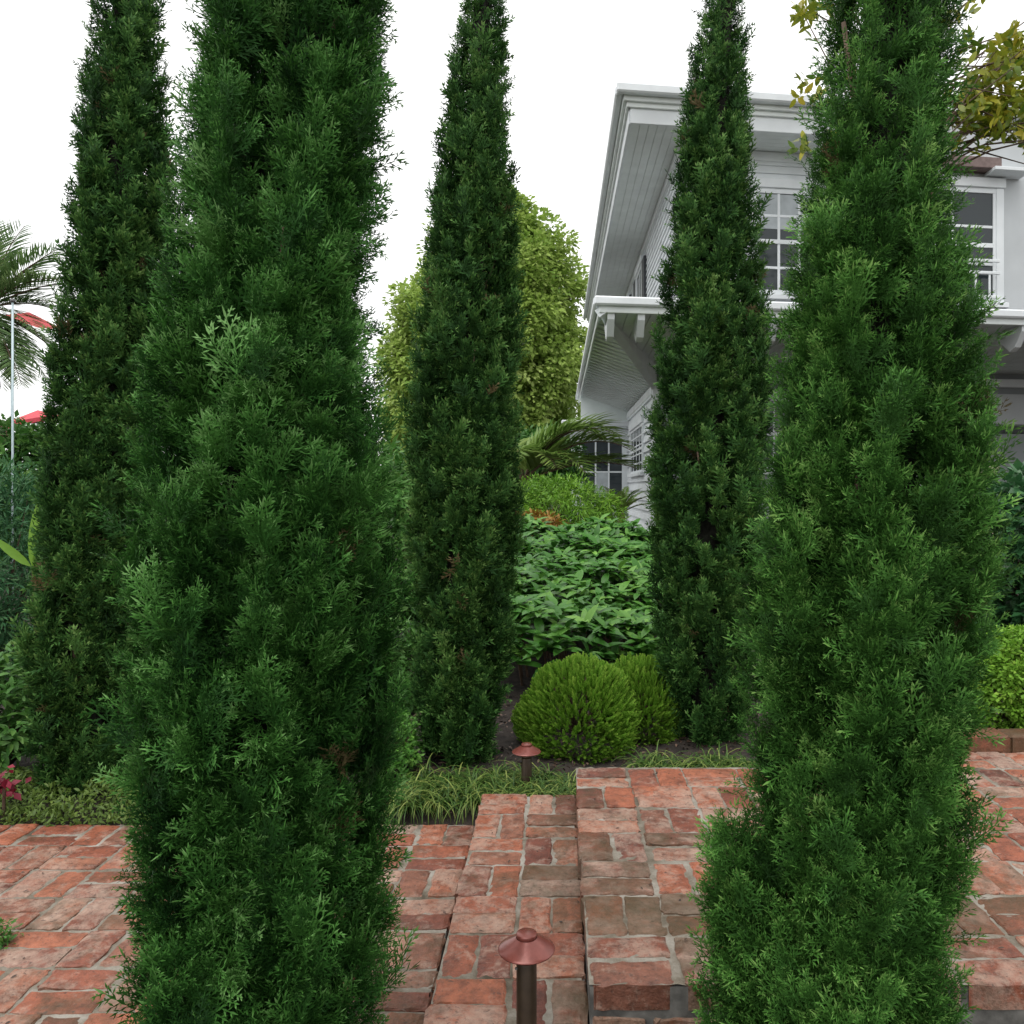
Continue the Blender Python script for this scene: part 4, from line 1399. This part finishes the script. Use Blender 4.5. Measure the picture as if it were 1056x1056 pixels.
# ------------------------------------------------------------------ border grass and ground cover (stuff)
def grass_border(label, spots, seed, blade=0.17):
    global rng
    rng = np.random.default_rng(seed)
    parts = []
    for (x, y, z, s, nb) in spots:
        n = nb
        w = rng.uniform(0, 2 * pi, n)
        L = blade * s * rng.uniform(0.6, 1.25, n)
        el = rng.uniform(0.5, 1.35, n)
        base = np.stack([x + rng.normal(0, .02, n), y + rng.normal(0, .02, n), np.full(n, z)], 1)
        h = np.stack([np.cos(w), np.sin(w), np.zeros(n)], 1)
        side = np.stack([-np.sin(w), np.cos(w), np.zeros(n)], 1)
        k = 6
        V = np.zeros((n, k + 1, 2, 3)); p = base.copy(); a = el.copy()
        for i in range(k + 1):
            hw = (0.0026 * (1 - (i / k) ** 2) + 0.0004)
            V[:, i, 0] = p - side * hw; V[:, i, 1] = p + side * hw
            p = p + (h * np.cos(a)[:, None] + np.array([0, 0, 1]) * np.sin(a)[:, None]) * (L / k)[:, None]
            a = a - rng.uniform(.25, .55, n)
        V = V.reshape(-1, 3)
        o = (np.arange(n) * (k + 1) * 2)[:, None, None]
        f = np.array([[2*i, 2*i+1, 2*i+3, 2*i+2] for i in range(k)])[None] + o
        t = np.clip(rng.normal(.40, .26, (n, 1)) + np.linspace(-.2, .3, (k + 1) * 2)[None], 0, 1)
        parts.append((V, f.reshape(-1, 4), t.ravel()))
    V, Fc, T = join(parts)
    o = mesh_np('border_grass', V, Fc, M['grass'], tint=T)
    tag(o, label, 'grass', kind='stuff')


rg = np.random.default_rng(17)
sp = []
for k in range(30):
    t = k / 29
    px = 412 + t * 180 + rg.normal(0, 4)
    y = (3.29 if t < .5 else 3.36) + rg.uniform(0, .32) + .05 * t
    x = (px - PX) / F * y
    sp.append((x, y, float(ground_z(np.array(x), np.array(y))), rg.uniform(.75, 1.25), 74))
for k in range(12):      # tufts leaning over the end of the step
    x = rg.uniform(-.42, .05); y = rg.uniform(3.33, 3.42)
    sp.append((x, y, -0.17, rg.uniform(.8, 1.1), 40))
grass_border('strappy yellow green border grass along the end of the step around the small lamp', sp, 18)
sp = []
for k in range(36):
    px = 655 + 135 * k / 35 + rg.normal(0, 3); y = 3.40 + rg.uniform(0, .28)
    x = (px - PX) / F * y
    sp.append((x, y, float(ground_z(np.array(x), np.array(y))) + .06, rg.uniform(.7, 1.15), 42))
grass_border('strappy yellow green border grass along the back of the brick platform', sp, 19)


def groundcover():
    global rng
    rng = np.random.default_rng(93)
    n = 5200
    px = rng.uniform(-60, 160, n); y = 3.235 + rng.random(n) * .38
    x = (px - PX) / F * y
    gap = np.exp(-((px - 78) / 11) ** 2)
    keep = rng.random(n) > gap * (y > 3.36)
    x, y, px = x[keep], y[keep], px[keep]
    z = -0.19 + 0.085 * np.sin(np.clip((y - 3.25) / .36, 0, 1) * pi * .75) * (.7 + .4 * np.sin(x * 9) * np.cos(x * 23)) + rng.uniform(-.02, .02, len(x))
    p = np.stack([x, y, z], 1)
    V, Fc, T = leaves(p, rand_dirs(len(p), .5), nrm(np.tile([0, -.3, 1.0], (len(p), 1)) + rng.normal(0, .4, p.shape)), rng.uniform(.016, .032, len(p)), LEAF, rng.normal(.45, .17, len(p)))
    o = mesh_np('ground_cover', V, Fc, M['cover'], tint=T)
    tag(o, 'low small leaved ground cover edging the brick patio at the left', 'ground cover', kind='stuff')


groundcover()
bush('low_weed', 'small dark green tuft growing at the left edge of the patio bricks', 'plant', W(-6, 975, 2.38), (0.05, 0.06, 0.06), 22, 14, 0.02, 0.02, LEAF, M['shrub'], 52, -0.2)


# ------------------------------------------------------------------ mulch and litter on the bed
def litter():
    global rng
    rng = np.random.default_rng(94)
    n = 2600
    y = rng.uniform(3.3, 4.9, n); px = rng.uniform(395, 800, n); x = (px - PX) / F * y
    p = np.stack([x, y, ground_z(x, y) + .006 + rng.uniform(0, .012, n)], 1)
    V, Fc, T = leaves(p, rand_dirs(n, 0) * np.array([1, 1, .25]), nrm(np.tile([0, 0, 1.0], (n, 1)) + rng.normal(0, .35, p.shape)), rng.uniform(.012, .04, n), LEAF, rng.random(n))
    o = mesh_np('mulch', V, Fc, leaf_mat('mulch_chip', [(0, (.03, .02, .014)), (.6, (.085, .05, .035)), (1, (.2, .13, .1))], trans=0.0), tint=T)
    tag(o, 'brown leaf mulch on the planting bed under the middle cypress', 'mulch', kind='stuff')


litter()


def brick_litter():
    global rng
    rng = np.random.default_rng(95)
    n = 420
    x = rng.uniform(-2.2, 2.4, n); y = rng.uniform(1.95, 3.25, n)
    y = np.where(rng.random(n) < .35, 3.25 - abs(rng.normal(0, .08, n)), y)
    z = np.where(x > .075, 0.002, np.where(x > -.31, -0.096, -0.198)) + .002
    p = np.stack([x, y, z], 1)
    V, Fc, T = leaves(p, rand_dirs(n, 0) * np.array([1, 1, .1]), nrm(np.tile([0, 0, 1.0], (n, 1)) + rng.normal(0, .2, p.shape)), rng.uniform(.006, .02, n), LEAF, rng.random(n))
    o = mesh_np('leaf_litter', V, Fc, bpy.data.materials['mulch_chip'], tint=T)
    tag(o, 'small brown leaf crumbs scattered over the brick paving', 'leaf litter', kind='stuff')


brick_litter()


# ------------------------------------------------------------------ copper path lamps
def path_lamp(label, px, py, d, zb):
    c = W(px, py, d)
    R0 = 29.3 / F * 1.81
    root = empty('path_lamp', (c[0], c[1], zb))
    tag(root, label, 'lamp', 'copper path lamps')
    q = (c[0], c[1], c[2])
    mb = MB().lathe(q, [(0.023, 0.0165), (0.0245, 0.0155), (0.030, 0.0125), (0.046, 0.003), (0.0580, -0.0045), (R0 - .0008, -0.0072), (R0, -0.0085), (R0 - .0006, -0.0102), (R0 - .003, -0.0108), (0.04, -0.001), (0.016, 0.006), (0.016, -0.02)], 56)
    mb.build('lamp_shade', M['copper'], root, smooth=True)
    MB().lathe(q, [(0.0001, 0.0262), (0.0205, 0.0260), (0.0222, 0.0248), (0.0226, 0.0225), (0.0222, 0.0160), (0.0195, 0.0135)], 40).build('cap', M['copper'], root, smooth=True)
    MB().lathe(q, [(0.0165, -0.008), (0.0165, -0.022), (0.0205, -0.024), (0.0212, -0.028), (0.0205, -0.0325), (0.019, -0.034)], 36).build('collar', M['bronze'], root, smooth=True)
    h = c[2] - zb
    MB().lathe(q, [(0.0215, -0.0345), (0.0222, -0.036), (0.0222, -h - .03)], 36).build('post', M['bronze'], root, smooth=True)
    MB().tube([(c[0] - .020, c[1] - .009, c[2] - .047), (c[0] - .0245, c[1] - .010, c[2] - .047)], .0028, 8).build('screw', M['lampgrey'], root)
    return root


path_lamp('copper capped path lamp on a bronze post in the near foreground', 543, 974, 1.80, -0.34)
path_lamp('small weathered copper path lamp standing in the border grass beyond the brick step', 543, 773, 3.52, -0.18)
